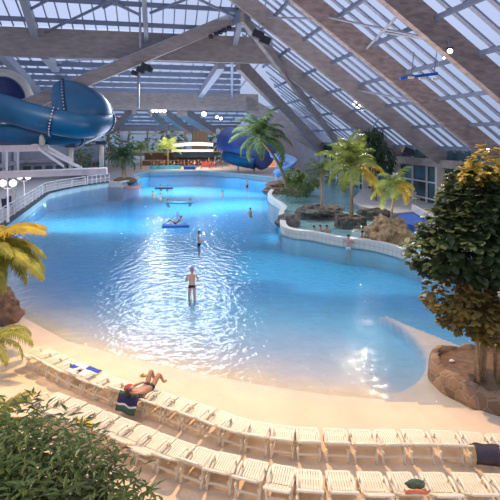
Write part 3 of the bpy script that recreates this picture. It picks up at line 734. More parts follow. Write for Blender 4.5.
# rounded-leaf tree in the stone planter at the beach
PO = [(5.25, 13.2), (5.2, 12.6), (5.5, 12.0), (5.95, 11.5), (6.5, 11.1), (8, 10.6), (9.5, 11), (9.8, 12.5), (8.8, 13.6), (7.4, 14.1), (6.3, 14.2), (5.5, 13.85)]
def closed_smooth(p, k=2):
    p = [V((a, b, 0)) for a, b in p]
    for _ in range(k):
        q = []
        for a, b in zip(p, p[1:] + p[:1]): q += [a.lerp(b, .25), a.lerp(b, .75)]
        p = q
    return p
po = closed_smooth(PO, 4); cen = sum(po, V()) / len(po)
pt_ = empty('beach_planter', cen, 0, 'low curved rubble-stone planter on the beach under the round-leaved tree', 'planter')
mb = MB(); n_ = len(po); rg = random.Random(8)
for p_ in po:
    q = p_ - cen; hh = .52 + .08 * noise.noise(p_ * 1.7)
    for k, z in ((1.03, -.5), (1.02, .12), (1.0, hh * .5), (.985, hh * .8), (.95, hh), (.86, hh + .03), (.84, hh - .2)):
        w_ = V((q.x * k, q.y * k, z)); k2 = 1 + .045 * noise.noise(w_ * 2.6) * (z < hh + .02); mb.v.append(V((w_.x * k2, w_.y * k2, z + (.10 * noise.noise(w_ * 3.1) if z > .2 else 0))))
for i in range(n_):
    j = (i + 1) % n_
    for k in range(6): mb.f.append((7 * i + k, 7 * j + k, 7 * j + k + 1, 7 * i + k + 1))
mb.build('stone_wall', 'stone_wall', pt_, True)
mb = MB(); mb.v = [V(((p_ - cen).x * .86, (p_ - cen).y * .86, .44)) for p_ in po] + [V((0, 0, .52))]
mb.f = [(i, (i + 1) % n_, n_) for i in range(n_)]
mb.build('soil', 'soil', pt_)
tag(MB().ball(G(452, 361, .5), .06, (1.4, .9, .7)).build('white_pebble', 'white_paint', smooth=True), 'small white pebble lying on the brown soil of the beach planter', 'pebble')
tbase = V((6.9, 12.0, .45))
tr_ = empty('round_leaf_tree', tbase, 0, 'large tree with dark round leaves rising from the beach planter', 'tree')
rg = random.Random(12)
for k in range(9):
    a = rg.uniform(0, 6.28); r0 = rg.uniform(.1, .6); p0 = V((math.cos(a) * r0 - .45, math.sin(a) * r0 * .6, -.1))
    p1 = p0 + V((rg.uniform(-.1, .1), rg.uniform(-.1, .1), 1.5)); p2 = V((p0.x * 1.8, p0.y * 2.4, rg.uniform(3.2, 4.8)))
    MB().tube([p0, p1, p2], [.05, .04, .02], 6).build('stem', 'stem', tr_, True)
up_ = [((-.5, 0, 4.75), (1.35, 1.1, 1.15)), ((-1.25, -.1, 3.9), (1.15, 1, .95)), ((-2.0, .1, 3.45), (.75, .7, .55)), ((.7, .2, 4.9), (1.3, 1, 1.3)), ((-.3, 0, 3.4), (1.7, 1.1, .7)), ((1.6, .3, 4.3), (1.2, 1.2, 1.6)), ((-.9, 0, 5.2), (.75, .7, .6))]
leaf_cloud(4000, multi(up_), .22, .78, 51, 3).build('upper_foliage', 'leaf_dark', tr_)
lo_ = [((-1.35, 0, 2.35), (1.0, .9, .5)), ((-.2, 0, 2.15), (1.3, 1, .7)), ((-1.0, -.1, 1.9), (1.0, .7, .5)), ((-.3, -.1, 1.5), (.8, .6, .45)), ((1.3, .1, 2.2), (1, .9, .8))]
leaf_cloud(1700, multi(lo_), .19, .66, 52, 3).build('lower_foliage', 'leaf_warm_lit', tr_)['label'] = 'low hanging foliage coloured olive gold as if warmly lit'
leaf_cloud(210, multi([((-.75, -.4, 5.95), (.45, .4, .4)), ((-.2, -.5, 5.6), (.55, .4, .45)), ((-1.15, -.5, 5.6), (.4, .3, .25)), ((.2, -.5, 5.0), (.4, .3, .3))]), .2, .7, 53, 3).build('top_leaves', 'lamplit_and_sandal_yellow', tr_)['label'] = 'leaves at the top coloured yellow as if lamplit'

# willow-leaved shrub at the near corner
sb = V((-2.95, 6.0, .12))
sr_ = empty('willow_leaf_shrub', sb, 0, 'dense narrow-leaved green shrub hiding part of the second lounger row', 'shrub')
rg = random.Random(3); mb = MB()
for k in range(400):
    a = rg.uniform(0, 6.28); rr = 1.6 * math.sqrt(rg.random()); x, y = math.cos(a) * rr * 1.12, math.sin(a) * rr * .75
    topz = 3.42 * (1 - .24 * (rr / 1.6) ** 2) * (1 - .20 * max(0, x / 1.4 + .25)) * rg.uniform(.80, 1.0)
    tip = V((x, y, topz)); lean = V((x, y, 0)) * .18
    base = tip - V((x * .35, y * .35, rg.uniform(.8, 1.3)))
    for i in range(16):
        f = i / 15; c = base.lerp(tip, f); a2 = i * 2.4 + k
        d = (V((math.cos(a2), math.sin(a2), .45 - .5 * (1 - f))) + lean).normalized()
        s_ = rg.uniform(.20, .34) * (1.1 - .35 * f); sd = d.cross(V((0, 0, 1))).normalized() * s_ * .10
        b = len(mb.v); mb.v += [c, c + d * s_ * .4 + sd, c + d * s_ + V((0, 0, -.22 * s_)), c + d * s_ * .4 - sd]; mb.f.append((b, b + 1, b + 2, b + 3))
mb.build('foliage', 'leaf_shrub', sr_)
for k in range(12):
    a = k * .52; MB().tube([V((math.cos(a) * .15, math.sin(a) * .12, -.1)), V((math.cos(a) * .6, math.sin(a) * .5, 1.1)), V((math.cos(a) * 1.1, math.sin(a) * .75, 2.0))], [.03, .022, .012], 5).build('stem', 'stem', sr_, True)
# palm and rock at the shore by the frame edge
rk = G(2, 322, .1)
rock('shore_rock', rk + V((-.35, .3, .15)), (.85, .8, 1.0), 'rock', 'tall brown rock at the waterline below the golden palm', 19, sub=4, amp=.3)
palm('shore_palm', V((-9.2, 15.2, .1)), V((-8.75, 14.5, 3.1)), 2.55, 34, 'palm_yellow', 'golden-green palm leaning over the brown shore rock', 61, .13, elev=(-.5, .5), droop=(1.4, 2.0), gold='palm_gold', goldk=(0, 1, 2, 3, 4, 6), lf=34, wl=.22)
palm('low_palm', V((-7.75, 12.9, .15)), V((-7.45, 12.8, 1.05)), 1.6, 9, 'palm_yellow', 'low palm fronds spreading below the brown shore rock', 62, .1, elev=(-.2, .35), lf=24, wl=.2)
palm('corner_palm', V((-4.5, 7.6, .15)), V((-4.4, 7.55, 2.0)), .95, 14, 'palm_yellow', 'yellow-green palm crown behind the narrow-leaved shrub', 63, .09, elev=(-.3, .8), lf=22, wl=.22)

# ---------------------------------------------------------------- loungers
LW, BA, BL = 0.45, math.radians(37), 0.50
HY, HZ, FOOT = -.08, .25, .52
def make_lounger():
    root = empty('beach_lounger'); n_ = 9
    mb = MB()
    for i in range(n_):
        x = -LW / 2 + LW * (i + .5) / n_; mb.beam(V((x, HY + .02, HZ)), V((x, FOOT - .12, HZ)), LW / n_ * .74, .022, -.011); mb.beam(V((x, FOOT - .12, HZ)), V((x, FOOT + .06, HZ - .10)), LW / n_ * .74, .022, -.011)
    for y in (.02, .22, .42): mb.box((0, y, HZ - .02), (LW * .96, .05, .022))
    mb.build('seat', 'white_plastic', root)
    bk = MB()                                        # drawn lying along -y from the hinge, raised by the object's own rotation
    for i in range(n_):
        x = -LW / 2 + LW * (i + .5) / n_; q = BL * (1 - .10 * (2 * x / LW) ** 2)
        bk.beam(V((x, 0, 0)), V((x, -q, 0)), LW / n_ * .76, .022, -.011)
    bk.tube([V((-LW / 2 + LW * i / 8, -BL * (1.03 - .10 * (2 * i / 8 - 1) ** 2), 0)) for i in range(9)], .03, 6)
    for x in (-1, 1): bk.tube([(x * LW / 2, 0, 0), (x * LW / 2, -BL * .92, 0)], .026, 6)
    for q in (.18, .45): bk.box((0, -q, -.02), (LW * .96, .05, .02))
    bo = bk.build('backrest', 'white_plastic', root); bo.location = (0, HY, HZ); bo.rotation_euler = (-BA, 0, 0)
    mb = MB()
    for k in (-1, 1): mb.beam((k * LW / 2, -.30, HZ - .05), (k * LW / 2, FOOT - .1, HZ - .05), .04, .06)
    mb.beam((-LW / 2, FOOT - .1, HZ - .05), (LW / 2, FOOT - .1, HZ - .05), .04, .06)
    mb.beam((-LW / 2, -.25, .10), (LW / 2, -.25, .10), .03, .04)
    mb.build('frame', 'white_plastic', root)
    for k in (-1, 1):
        MB().tube([(k * LW / 2, -.18, HZ - .03), (k * LW / 2, -.25, .11), (k * LW / 2, -.29, 0)], [.036, .030, .028], 6).build('leg', 'white_plastic', root, True)
        MB().tube([(k * LW / 2, FOOT - .2, HZ - .03), (k * LW / 2, FOOT - .16, .12), (k * LW / 2, FOOT - .15, 0)], [.034, .028, .026], 6).build('leg', 'white_plastic', root, True)
        MB().tube([(k * LW / 2, -.22, HZ), (k * LW / 2, -.20, .39), (k * LW / 2, -.06, .42), (k * LW / 2, .12, .40), (k * LW / 2, .19, HZ)], [.02, .024, .03, .024, .02], 6).build('armrest', 'white_plastic', root, True)
    return root
HEAD = V((0, HY - BL * math.cos(BA), HZ + BL * math.sin(BA)))   # top edge of the backrest
def row_positions(curve, pitch, start):
    pts = [G(u, v, HEAD.z + .12) for u, v in curve]
    dense = []
    for a, b in zip(pts, pts[1:]):
        for i in range(40): dense.append(a.lerp(b, i / 40))
    dense.append(pts[-1])
    # smooth
    for _ in range(60): dense = [dense[0]] + [(a + b * 2 + c) / 4 for a, b, c in zip(dense, dense[1:], dense[2:])] + [dense[-1]]
    dense = dense[::-1]; out = []; acc = -start; nxt = 0.0
    for a, b in zip(dense, dense[1:]):
        L = (b - a).length
        while acc + L >= nxt:
            q = a.lerp(b, (nxt - acc) / L); out.append((q, (a - b).normalized()))
            nxt += interp(UX + F * q.x / q.y, [(150, pitch * .90), (300, pitch)])
        acc += L
    return out
ROW1 = [(8, 344), (22, 351), (36, 358), (58, 370), (82, 380), (110, 390), (129, 396), (157, 405), (174, 411), (194, 418), (216, 427), (240, 434), (270, 439), (299, 442), (330, 443), (357, 444), (383, 444.5), (414, 444), (443, 444), (480, 446), (530, 449)]
ROW2 = [(20, 400), (48, 411), (67, 420), (86, 428), (107, 437), (126, 446), (149, 456), (168, 463), (188, 470), (216, 476), (241, 483), (275, 490), (308, 496), (350, 497), (383, 498), (422, 498), (452, 498), (485, 498), (540, 500)]
loungers = []
proto = make_lounger()
def put(pos, tan, label, group):
    o = proto if not loungers else copy_tree(proto)
    ang = math.atan2(tan.y, tan.x) + R.uniform(-.015, .015)
    h = Matrix.Rotation(ang, 3, 'Z') @ HEAD
    x, y = pos.x - h.x, pos.y - h.y
    o.location = (x, y, max(floor_z(x, y), .0) + .02); o.rotation_euler = (0, 0, ang)
    if label.endswith('palm') or not label:              # some backs are set steeper than others
        for ch in o.children:
            if ch.name.startswith('backrest'): ch.rotation_euler = (-BA + R.choice((0, 0, 0, .14, -.12, .05, -.35 if R.random() < .35 else 0)), 0, 0)
    tag(o, label, 'lounger', group); loungers.append(o); return o
r1 = row_positions(ROW1, .60, .25); row1 = []
u_of = lambda p: UX + F * p.x / p.y
towel_i = min(range(len(r1)), key=lambda i: abs(u_of(r1[i][0]) - 132))
def nth(i): return ORD[i] if i < len(ORD) else ORD[-1]
EXTRA = {0: 'white slatted lounger under a charcoal towel at the end of the waterside row', 1: 'white slatted lounger under a charcoal towel beside the end of the waterside row'}
for i, (p, t) in enumerate(r1):
    u = u_of(p)
    if u < 15: break
    if i in EXTRA: l = EXTRA[i]
    elif i == towel_i: l = 'waterside lounger carrying the sunbather and the dark striped towel'
    elif i < towel_i: l = 'white lounger in the waterside row, %s from the charcoal towels towards the sunbather' % nth(i - 2)
    else: l = 'white lounger in the waterside row, %s from the sunbather towards the shore palm' % nth(i - towel_i - 1)
    row1.append(put(p, t, l, 'loungers in the row nearest the water'))
r2 = row_positions(ROW2, .615, .3); row2 = []
k2 = 0
yel_i = None
for i, (p, t) in enumerate(r2):
    u = u_of(p)
    if 312 < u < 338 or u < 22: continue
    row2.append(put(p, t, '', 'loungers in the second row'))
right2 = [o for o in row2 if u_of(o.location + V((0, -.9, 0))) > 325]; left2 = [o for o in row2 if o not in right2]
orange_lg = min(right2, key=lambda o: abs(u_of(o.location) - 416))
for k, o in enumerate(sorted(right2, key=lambda o: o.location.x)):
    o['label'] = 'second-row lounger piled with an orange-red towel and a dark bag' if o is orange_lg else 'white second-row lounger beyond the gap, %s counting away from the shrub' % ORD[k]
for k, o in enumerate(sorted(left2, key=lambda o: -o.location.x)):
    o['label'] = 'white second-row lounger on the shrub side of the gap, %s from the gap' % ORD[k]
yel_lg = min(left2, key=lambda o: abs(u_of(o.matrix_basis @ HEAD) - 78))
yel_lg['label'] = 'white second-row lounger with the yellow towel beside the shrub'

# towels draped over the loungers (built in the lounger's own frame, standing free)
def on_lounger(lg, mb, name, m, label, cat, smooth=False, group=None):
    o = mb.build(name, m, None, smooth); o.location = lg.location; o.rotation_euler = lg.rotation_euler; return tag(o, label, cat, group)
def cloth(w, pts, th=.03, wav=.012, seed=0, x0=0, nx=9):
    r = random.Random(seed); mb = MB(); ph = r.uniform(0, 6)
    for k, zz in ((0, 0), (1, -th)):
        for j, (y, z) in enumerate(pts):
            for i in range(nx):
                x = x0 - w / 2 + w * i / (nx - 1)
                mb.v.append(V((x + .01 * math.sin(j + ph), y + .01 * math.sin(i * 1.3 + ph), z + zz + wav * math.sin(i * .9 + j * 1.4 + ph))))
    n_, m_ = nx, len(pts); o_ = n_ * m_
    for j in range(m_ - 1):
        for i in range(n_ - 1):
            a = j * n_ + i; mb.f.append((a, a + 1, a + n_ + 1, a + n_)); mb.f.append((o_ + a, o_ + a + n_, o_ + a + n_ + 1, o_ + a + 1))
    for j in range(m_ - 1):
        for a in (j * n_, j * n_ + n_ - 1): mb.f.append((a, a + n_, o_ + a + n_, o_ + a))
    for i in range(n_ - 1):
        for a in (i, (m_ - 1) * n_ + i): mb.f.append((a, a + 1, o_ + a + 1, o_ + a))
    return mb
def back_pt(q, off): return (HY - q * math.cos(BA), HZ + q * math.sin(BA) + off)
drape = [back_pt(q, .06) for q in (.05, .15, .28, .38, .46, .52)] + [(HEAD.y - .09, HEAD.z - .06), (HEAD.y - .12, HEAD.z - .18), (HEAD.y - .11, HEAD.z - .28)]
for k in (0, 1):
    on_lounger(row1[k], cloth(.47, drape, .03, .01, k), 'towel', 'charcoal_towel', ('charcoal towel over the lounger nearest the frame edge, end of the waterside row', 'charcoal towel over the second lounger from the end of the waterside row')[k], 'towel', True, 'charcoal towels')
sun = row1[towel_i]
strip = [back_pt(q, .07) for q in (.2, .32, .43, .52)] + [(HEAD.y - .09, HEAD.z - .06), (HEAD.y - .13, HEAD.z - .18), (HEAD.y - .17, HEAD.z - .30)]
on_lounger(sun, cloth(.58, strip, .03, .012, 5), 'striped_towel', 'striped', 'dark towel with white stripes hanging over the sunbather\'s lounger', 'towel', True)
blue_i = min(range(len(row1)), key=lambda i: abs(u_of(r1[i][0]) - 60))
for k, (ii, l) in enumerate(((blue_i, 'white towel with a blue band on a waterside lounger'), (blue_i - 1, 'blue and white towel spread on the lounger next to the blue-banded one'))):
    flat = [(-.02 + .065 * j, .30) for j in range(8)]
    tw = on_lounger(row1[ii], cloth(.5, flat, .025, .006, 9 + k), 'beach_towel', 'white_cloth', l, 'towel', True)
    b2 = cloth(.49, [(.08 + .2 * k + .05 * j, .317) for j in range(4)], .012, .005, 9 + k).build('blue_band', 'blue_cloth', tw, True)
on_lounger(yel_lg, cloth(.42, [back_pt(q, .06) for q in (.1, .25, .4, .55)] , .06, .02, 15), 'yellow_towel', 'yellow_towel', 'crumpled yellow towel on a second-row lounger beside the shrub', 'towel', True)
on_lounger(orange_lg, cloth(.40, [back_pt(q, .07) for q in (.42, .52, .6, .68)], .05, .025, 16), 'orange_towel', 'orange_cloth', 'crumpled orange-red towel on a second-row lounger', 'towel', True)
me = rock_mesh(None, (.17, .08, .07), 33, 3, .25); me.materials.append(M['green_cloth']); o = bpy.data.objects.new('beach_bag', me); C.objects.link(o)
q = orange_lg.matrix_basis @ V((0, HEAD.y + .06, HEAD.z + .13)); o.location = q; o.rotation_euler = orange_lg.rotation_euler; tag(o, 'dark green bag at the head of the lounger with the orange-red towel', 'bag')
o = tag(MB().ball((0, 0, 0), .09, (1.3, .6, .35)).build('sandal', 'lamplit_and_sandal_yellow', smooth=True), 'small yellow sandal lying on the sand near the sunbather', 'sandal')
MB().tube([(-.04, -.05, .02), (.0, 0, .06), (-.04, .05, .02)], .012, 5).build('strap', 'rock', o, True)
q = G(143.5, 374.5, .1); o.location = (q.x, q.y, floor_z(q.x, q.y) + .03)

# ---------------------------------------------------------------- people
def skinned(joints, edges, root, sub=2, scale=1.0):
    names = list(joints); ix = {n: i for i, n in enumerate(names)}
    me = bpy.data.meshes.new('body'); me.from_pydata([joints[n][0] for n in names], [(ix[a], ix[b]) for a, b in edges], [])
    o = bpy.data.objects.new('body_tmp', me); C.objects.link(o)
    md = o.modifiers.new('skin', 'SKIN'); md.use_smooth_shade = True; md.branch_smoothing = 0.3
    for n in names:
        sv = me.skin_vertices[0].data[ix[n]]; r = joints[n][1] * scale
        sv.radius = (r, r) if not isinstance(r, tuple) else r; sv.use_root = (n == root)
    ss = o.modifiers.new('sub', 'SUBSURF'); ss.levels = sub; ss.render_levels = sub
    dg = bpy.context.evaluated_depsgraph_get(); dg.update()
    out = bpy.data.meshes.new_from_object(o.evaluated_get(dg)); bpy.data.objects.remove(o)
    return out
def pose(**kw):
    J = {'pelvis': ((0, 0, .95), .125), 'waist': ((0, 0, 1.10), .115), 'chest': ((0, -.01, 1.28), .14), 'neck_base': ((0, -.01, 1.43), .075), 'neck': ((0, .0, 1.49), .052),
         'head': ((0, .015, 1.585), .088), 'head_top': ((0, .01, 1.655), .078)}
    for s_, n in ((-1, 'l'), (1, 'r')):
        J.update({'shoulder_' + n: ((s_ * .165, -.01, 1.40), .058), 'elbow_' + n: ((s_ * .25, -.04, 1.13), .040), 'wrist_' + n: ((s_ * .25, .08, .92), .027), 'palm_' + n: ((s_ * .245, .12, .85), .032),
                  'hip_' + n: ((s_ * .085, 0, .87), .092), 'knee_' + n: ((s_ * .095, .02, .48), .055), 'ankle_' + n: ((s_ * .10, -.02, .09), .036), 'toe_' + n: ((s_ * .115, .13, .03), .032)})
    for k, v in kw.items(): J[k] = (v, J[k][1])
    return J
E = [('pelvis', 'waist'), ('waist', 'chest'), ('chest', 'neck_base'), ('neck_base', 'neck'), ('neck', 'head'), ('head', 'head_top')]
for n in 'lr':
    E += [('chest', 'shoulder_' + n), ('shoulder_' + n, 'elbow_' + n), ('elbow_' + n, 'wrist_' + n), ('wrist_' + n, 'palm_' + n), ('pelvis', 'hip_' + n), ('hip_' + n, 'knee_' + n), ('knee_' + n, 'ankle_' + n), ('ankle_' + n, 'toe_' + n)]
def with_fingers(J):
    J = dict(J); ed = list(E)
    for n, s_ in (('l', -1), ('r', 1)):
        w0, p0, e0 = V(J['wrist_' + n][0]), V(J['palm_' + n][0]), V(J['elbow_' + n][0])
        d = (p0 - w0).normalized(); sd = d.cross((e0 - w0).normalized() + V((.3 * s_, .2, .1))).normalized(); cu = sd.cross(d)
        for k, ln in enumerate((.068, .078, .072, .056)):
            b0 = p0 + sd * (.028 - .018 * k) + d * .028
            J[f'f{k}a_{n}'] = (tuple(b0), .0095); J[f'f{k}b_{n}'] = (tuple(b0 + d * ln * .55 + cu * .008), .0085); J[f'f{k}c_{n}'] = (tuple(b0 + d * ln + cu * .025), .007)
            ed += [('palm_' + n, f'f{k}a_{n}'), (f'f{k}a_{n}', f'f{k}b_{n}'), (f'f{k}b_{n}', f'f{k}c_{n}')]
        t0 = p0 + sd * .036 - d * .01
        J['t0_' + n] = (tuple(t0), .011); J['t1_' + n] = (tuple(t0 + sd * .025 + d * .035), .009)
        ed += [('palm_' + n, 't0_' + n), ('t0_' + n, 't1_' + n)]
    return J, ed
def head_feature(root, J, hair='hair', hairname='hair', up=None, long=0.0):
    h, t = V(J['head'][0]), V(J['head_top'][0]); u = (t - h).normalized()
    f = u.cross(V((1, 0, 0))).normalized() * -1
    if up is not None: f = V(up)
    sd = u.cross(f).normalized(); rot = Matrix((sd, -f, u)).transposed() if False else Matrix((sd, f, u)).transposed()
    c = h.lerp(t, .45)
    mb = MB().ball((0, -.012, .012), .105, (.93, 1.03, 1.02), 12, 8, -.12)
    if long: mb.ball((0, -.06, -.07), .07, (1.0, .6, 1.4), 10, 6)
    mb.v = [c + rot @ v for v in mb.v]; mb.build(hairname, hair, root, True)
    for s_ in (-1, 1):
        mb = MB().ball((s_ * .034, .088, -.012), .011, (1, .6, .8), 8, 5); mb.v = [c + rot @ v for v in mb.v]; mb.build('eye', 'black', root, True)
        mb = MB().ball((s_ * .092, 0, -.02), .026, (.4, .8, 1.2), 8, 5); mb.v = [c + rot @ v for v in mb.v]; mb.build('ear', 'skin', root, True)
    mb = MB().ball((0, .098, -.035), .016, (.8, 1.1, 1.4), 8, 5); mb.v = [c + rot @ v for v in mb.v]; mb.build('nose', 'skin', root, True)
    mb = MB().ball((0, .086, -.068), .02, (1.3, .5, .35), 8, 5); mb.v = [c + rot @ v for v in mb.v]; mb.build('mouth', 'red_cloth', root, True)
def person(J, loc, rz, label, skin='skin', hair='hair', hairname='hair', suit='black_cloth', suitname='swim_trunks', onepiece=False, fingers=True, long=0, face=None, group=None, thigh=.35):
    root = empty('person', loc, rz, label, 'person', group)
    JJ, ed = with_fingers(J) if fingers else (J, E)
    me = skinned(JJ, ed, 'pelvis', 2 if fingers else 1); me.materials.append(M[skin])
    o = bpy.data.objects.new('body', me); C.objects.link(o); o.parent = root
    head_feature(root, J, hair, hairname, face, long)
    if suit:
        S = {k: (J[k][0], J[k][1] * 1.16) for k in ('pelvis', 'hip_l', 'hip_r')}; ed = [('pelvis', 'hip_l'), ('pelvis', 'hip_r')]
        wp = V(J['pelvis'][0]).lerp(V(J['waist'][0]), .45); S['top'] = (tuple(wp), .134); ed.append(('pelvis', 'top'))
        for n in 'lr':
            q = V(J['hip_' + n][0]).lerp(V(J['knee_' + n][0]), thigh); S['th_' + n] = (tuple(q), .092); ed.append(('hip_' + n, 'th_' + n))
        if onepiece:
            S['chest'] = (J['chest'][0], .15); ed += [('top', 'chest')]
        ms = skinned(S, ed, 'pelvis', 2 if fingers else 1); ms.materials.append(M[suit])
        o = bpy.data.objects.new(suitname, ms); C.objects.link(o); o.parent = root
    return root
def stand_on(u, v, h, visible_to_z):
    """ground position for someone whose waterline shows at pixel row v"""
    q = G(u, v, 0); return V((q.x, q.y, visible_to_z))
# wader with a violet cap, seen from behind, knee deep
q = G(192, 297, 0)
person(pose(elbow_l=(-.27, -.03, 1.14), wrist_l=(-.19, .16, 1.08), palm_l=(-.12, .22, 1.09), elbow_r=(.27, -.02, 1.14), wrist_r=(.20, .16, 1.05), palm_r=(.14, .22, 1.04), knee_l=(-.12, .03, .48), knee_r=(.11, -.03, .48), ankle_r=(.12, -.12, .09)),
       V((q.x, q.y, floor_z(q.x, q.y))), .15, 'wading person in black swimwear and violet swim cap seen from behind', 'skin', 'violet_cap', 'swim_cap', 'black_cloth', 'swimsuit_bottom', thigh=.2)
q = G(199, 245.5, 0)
person(pose(elbow_l=(-.25, -.02, 1.13), wrist_l=(-.16, .22, 1.08), palm_l=(-.12, .29, 1.08), elbow_r=(.25, .02, 1.13), wrist_r=(.18, .26, 1.12), palm_r=(.15, .34, 1.13)),
       V((q.x, q.y, -.78)), -1.35, 'dark-haired man standing waist deep in black trunks, arms forward', 'skin', thigh=.45)
# woman leaning at the lagoon wall
q = G(348, 249, 0)
person(pose(elbow_l=(-.30, .08, 1.22), wrist_l=(-.32, .30, 1.32), palm_l=(-.31, .37, 1.33), elbow_r=(.30, .08, 1.22), wrist_r=(.32, .30, 1.32), palm_r=(.31, .37, 1.33)),
       V((q.x, q.y - .1, -.80)), -.25, 'bather in a white swimsuit leaning on the tiled lagoon wall', 'skin', suit='white_cloth', suitname='swimsuit', onepiece=False, long=1)
# far standing dark figure
q = G(247, 191, 0)
person(pose(), V((q.x, q.y, -.35)), .4, 'dark figure standing in the water below the leaning coconut palm', 'skin_tan', suit='navy_cloth', onepiece=True, fingers=False)
# bathers in the water
sw = person(pose(elbow_l=(-.30, .12, 1.2), wrist_l=(-.22, .34, 1.22), palm_l=(-.2, .4, 1.22), elbow_r=(.30, .12, 1.2), wrist_r=(.22, .34, 1.22), palm_r=(.2, .4, 1.22), hip_l=(-.085, -.07, .93), hip_r=(.085, -.07, .93), knee_l=(-.12, .18, 1.0), knee_r=(.12, .18, 1.0), ankle_l=(-.1, -.16, .86), ankle_r=(.1, -.16, .86), toe_l=(-.1, -.2, .78), toe_r=(.1, -.2, .78), waist=(0, .0, 1.09)),
            (0, 0, -1.2), 0, '', 'skin', fingers=False)
SWIM = [(250.5, 214, -1.15, .8, 'pale bather chest deep in open water beyond the man in black trunks'), (222.5, 195, -1.15, 2.2, 'bather alone near the pale light band of the far pool'),
        (140, 187, -.95, 1.2, 'bather standing highest in the water off the palm bank'), (153, 194.5, -1.3, 2.8, 'dark-haired swimmer just in front of the dark mat group'), (160.5, 195.5, -1.42, 2, 'swimmer with only the head showing beside another dark-haired swimmer'),
        (168, 202.8, -1.3, 1.6, 'swimmer holding the slide-side end of the long teal mat'), (190, 202.8, -1.25, -1.6, 'dark-haired swimmer holding the other end of the long teal mat'),
        (160.5, 187.5, -1.3, 1.0, 'swimmer leaning on the distant dark mat, nearer the palm bank'), (167.5, 188, -1.3, -1.0, 'swimmer leaning on the distant dark mat, farther from the palm bank')]
for k, (u, v, z, rzz, l) in enumerate(SWIM):
    o = sw if k == 0 else copy_tree(sw); q = G(u, v, 0); o.location = (q.x, q.y, z); o.rotation_euler = (0, 0, rzz); tag(o, l, 'person', 'swimmers in the wave pool')
for k, (u, v, l) in enumerate(((314, 230.5, 'head of a bather in the lagoon, closest to the corner rock'), (320.5, 229.8, 'middle one of three bathers sitting low in the lagoon'), (327, 230, 'third of the lagoon bathers, closest to the round planter'),
                              (362, 236, 'bather beside the tan rock pile in the lagoon'), (375, 221.5, 'bather in the lagoon behind the round stone planter'))):
    o = copy_tree(sw); q = G(u, v, .5); o.location = (q.x, q.y, -.86); o.rotation_euler = (0, 0, 1.3 * k); tag(o, l, 'person', 'bathers in the lagoon')
# rafts
q = G(176, 226, 0)
def raft(loc, L, W, rzz, m, label, name='inflatable_raft', th=.09):
    mb = MB(); pts = []
    rt = empty(name, loc, rzz, label, 'raft')
    for i in range(5): mb.tube([(-L / 2, -W / 2 + W * (i + .5) / 5, th * .4), (L / 2, -W / 2 + W * (i + .5) / 5, th * .4)], W / 9, 8)
    mb.build('air_mattress', m, rt, True)
    MB().tube([(L / 2 - .12, -W / 2, th * .5), (L / 2 - .1, 0, th * .6), (L / 2 - .12, W / 2, th * .5)], th * 1.1, 8).build('head_pillow', m, rt, True)
    return rt
raft((q.x, q.y, .0), 2.1, .95, .12, 'raft_blue', 'blue inflatable raft carrying a reclining rider')
q2 = G(179, 203, 0)
raft((q2.x, q2.y, .0), 2.6, .6, .0, 'raft_pale', 'long teal mat floating between two swimmers', 'floating_mat')
q3 = G(164, 188.5, 0)
raft((q3.x, q3.y, .0), 2.4, .7, .05, 'navy_cloth', 'distant dark floating mat between two swimmers', 'floating_mat')
q4 = G(133, 187.5, 0)
raft((q4.x, q4.y, .0), 2.4, .7, .0, 'orange_cloth', 'orange-brown floating mat off the palm bank', 'floating_mat')
# rider reclining on the blue raft with raised limbs
person(pose(pelvis=(0, 0, .24), waist=(0, -.14, .30), chest=(0, -.29, .42), neck_base=(0, -.37, .54), neck=(0, -.39, .59), head=(0, -.41, .68), head_top=(0, -.43, .75),
            shoulder_l=(-.165, -.36, .50), shoulder_r=(.165, -.36, .50), elbow_l=(-.30, -.25, .68), wrist_l=(-.34, -.2, .93), palm_l=(-.35, -.19, 1.0), elbow_r=(.28, -.2, .70), wrist_r=(.24, -.1, .95), palm_r=(.23, -.08, 1.03),
            hip_l=(-.085, .06, .22), hip_r=(.085, .06, .22), knee_l=(-.13, .42, .50), ankle_l=(-.14, .75, .22), toe_l=(-.15, .88, .2), knee_r=(.11, .43, .46), ankle_r=(.12, .78, .2), toe_r=(.13, .9, .2)),
       (q.x, q.y, 0.02), 1.4, 'rider on the blue raft leaning back with both arms raised', 'skin', face=(0, .9, -.2))
# sunbather on the lounger: lies on the seat, head towards the water side end of the backrest
sb_ = person(pose(pelvis=(0, .18, .48), waist=(0, .02, .49), chest=(0, -.17, .56), neck_base=(0, -.32, .62), neck=(0, -.37, .65), head=(0, -.46, .71), head_top=(0, -.52, .75),
             shoulder_l=(-.165, -.28, .60), shoulder_r=(.165, -.28, .60), elbow_l=(-.26, -.06, .60), wrist_l=(-.12, .12, .63), palm_l=(-.06, .16, .64), elbow_r=(.33, -.30, .72), wrist_r=(.22, -.48, .74), palm_r=(.16, -.52, .75),
             hip_l=(-.085, .26, .47), hip_r=(.085, .26, .47), knee_l=(-.12, .50, .78), ankle_l=(-.12, .66, .42), toe_l=(-.12, .78, .42), knee_r=(.11, .54, .72), ankle_r=(.11, .74, .40), toe_r=(.12, .86, .40)),
       sun.location - V((0, 0, .08)), sun.rotation_euler.z, 'tanned dark-haired sunbather reclining on a waterside lounger behind a striped towel', 'skin_tan', face=(0, .35, .9))
me = rock_mesh(None, (.15, .12, .10), 44, 3, .2); me.materials.append(M['red_cloth']); o = bpy.data.objects.new('swim_bag', me); C.objects.link(o)
nb = row1[towel_i + 1]; o.location = nb.matrix_basis @ V((.05, .1, .33)); tag(o, 'small red bag on the lounger beside the sunbather', 'bag')

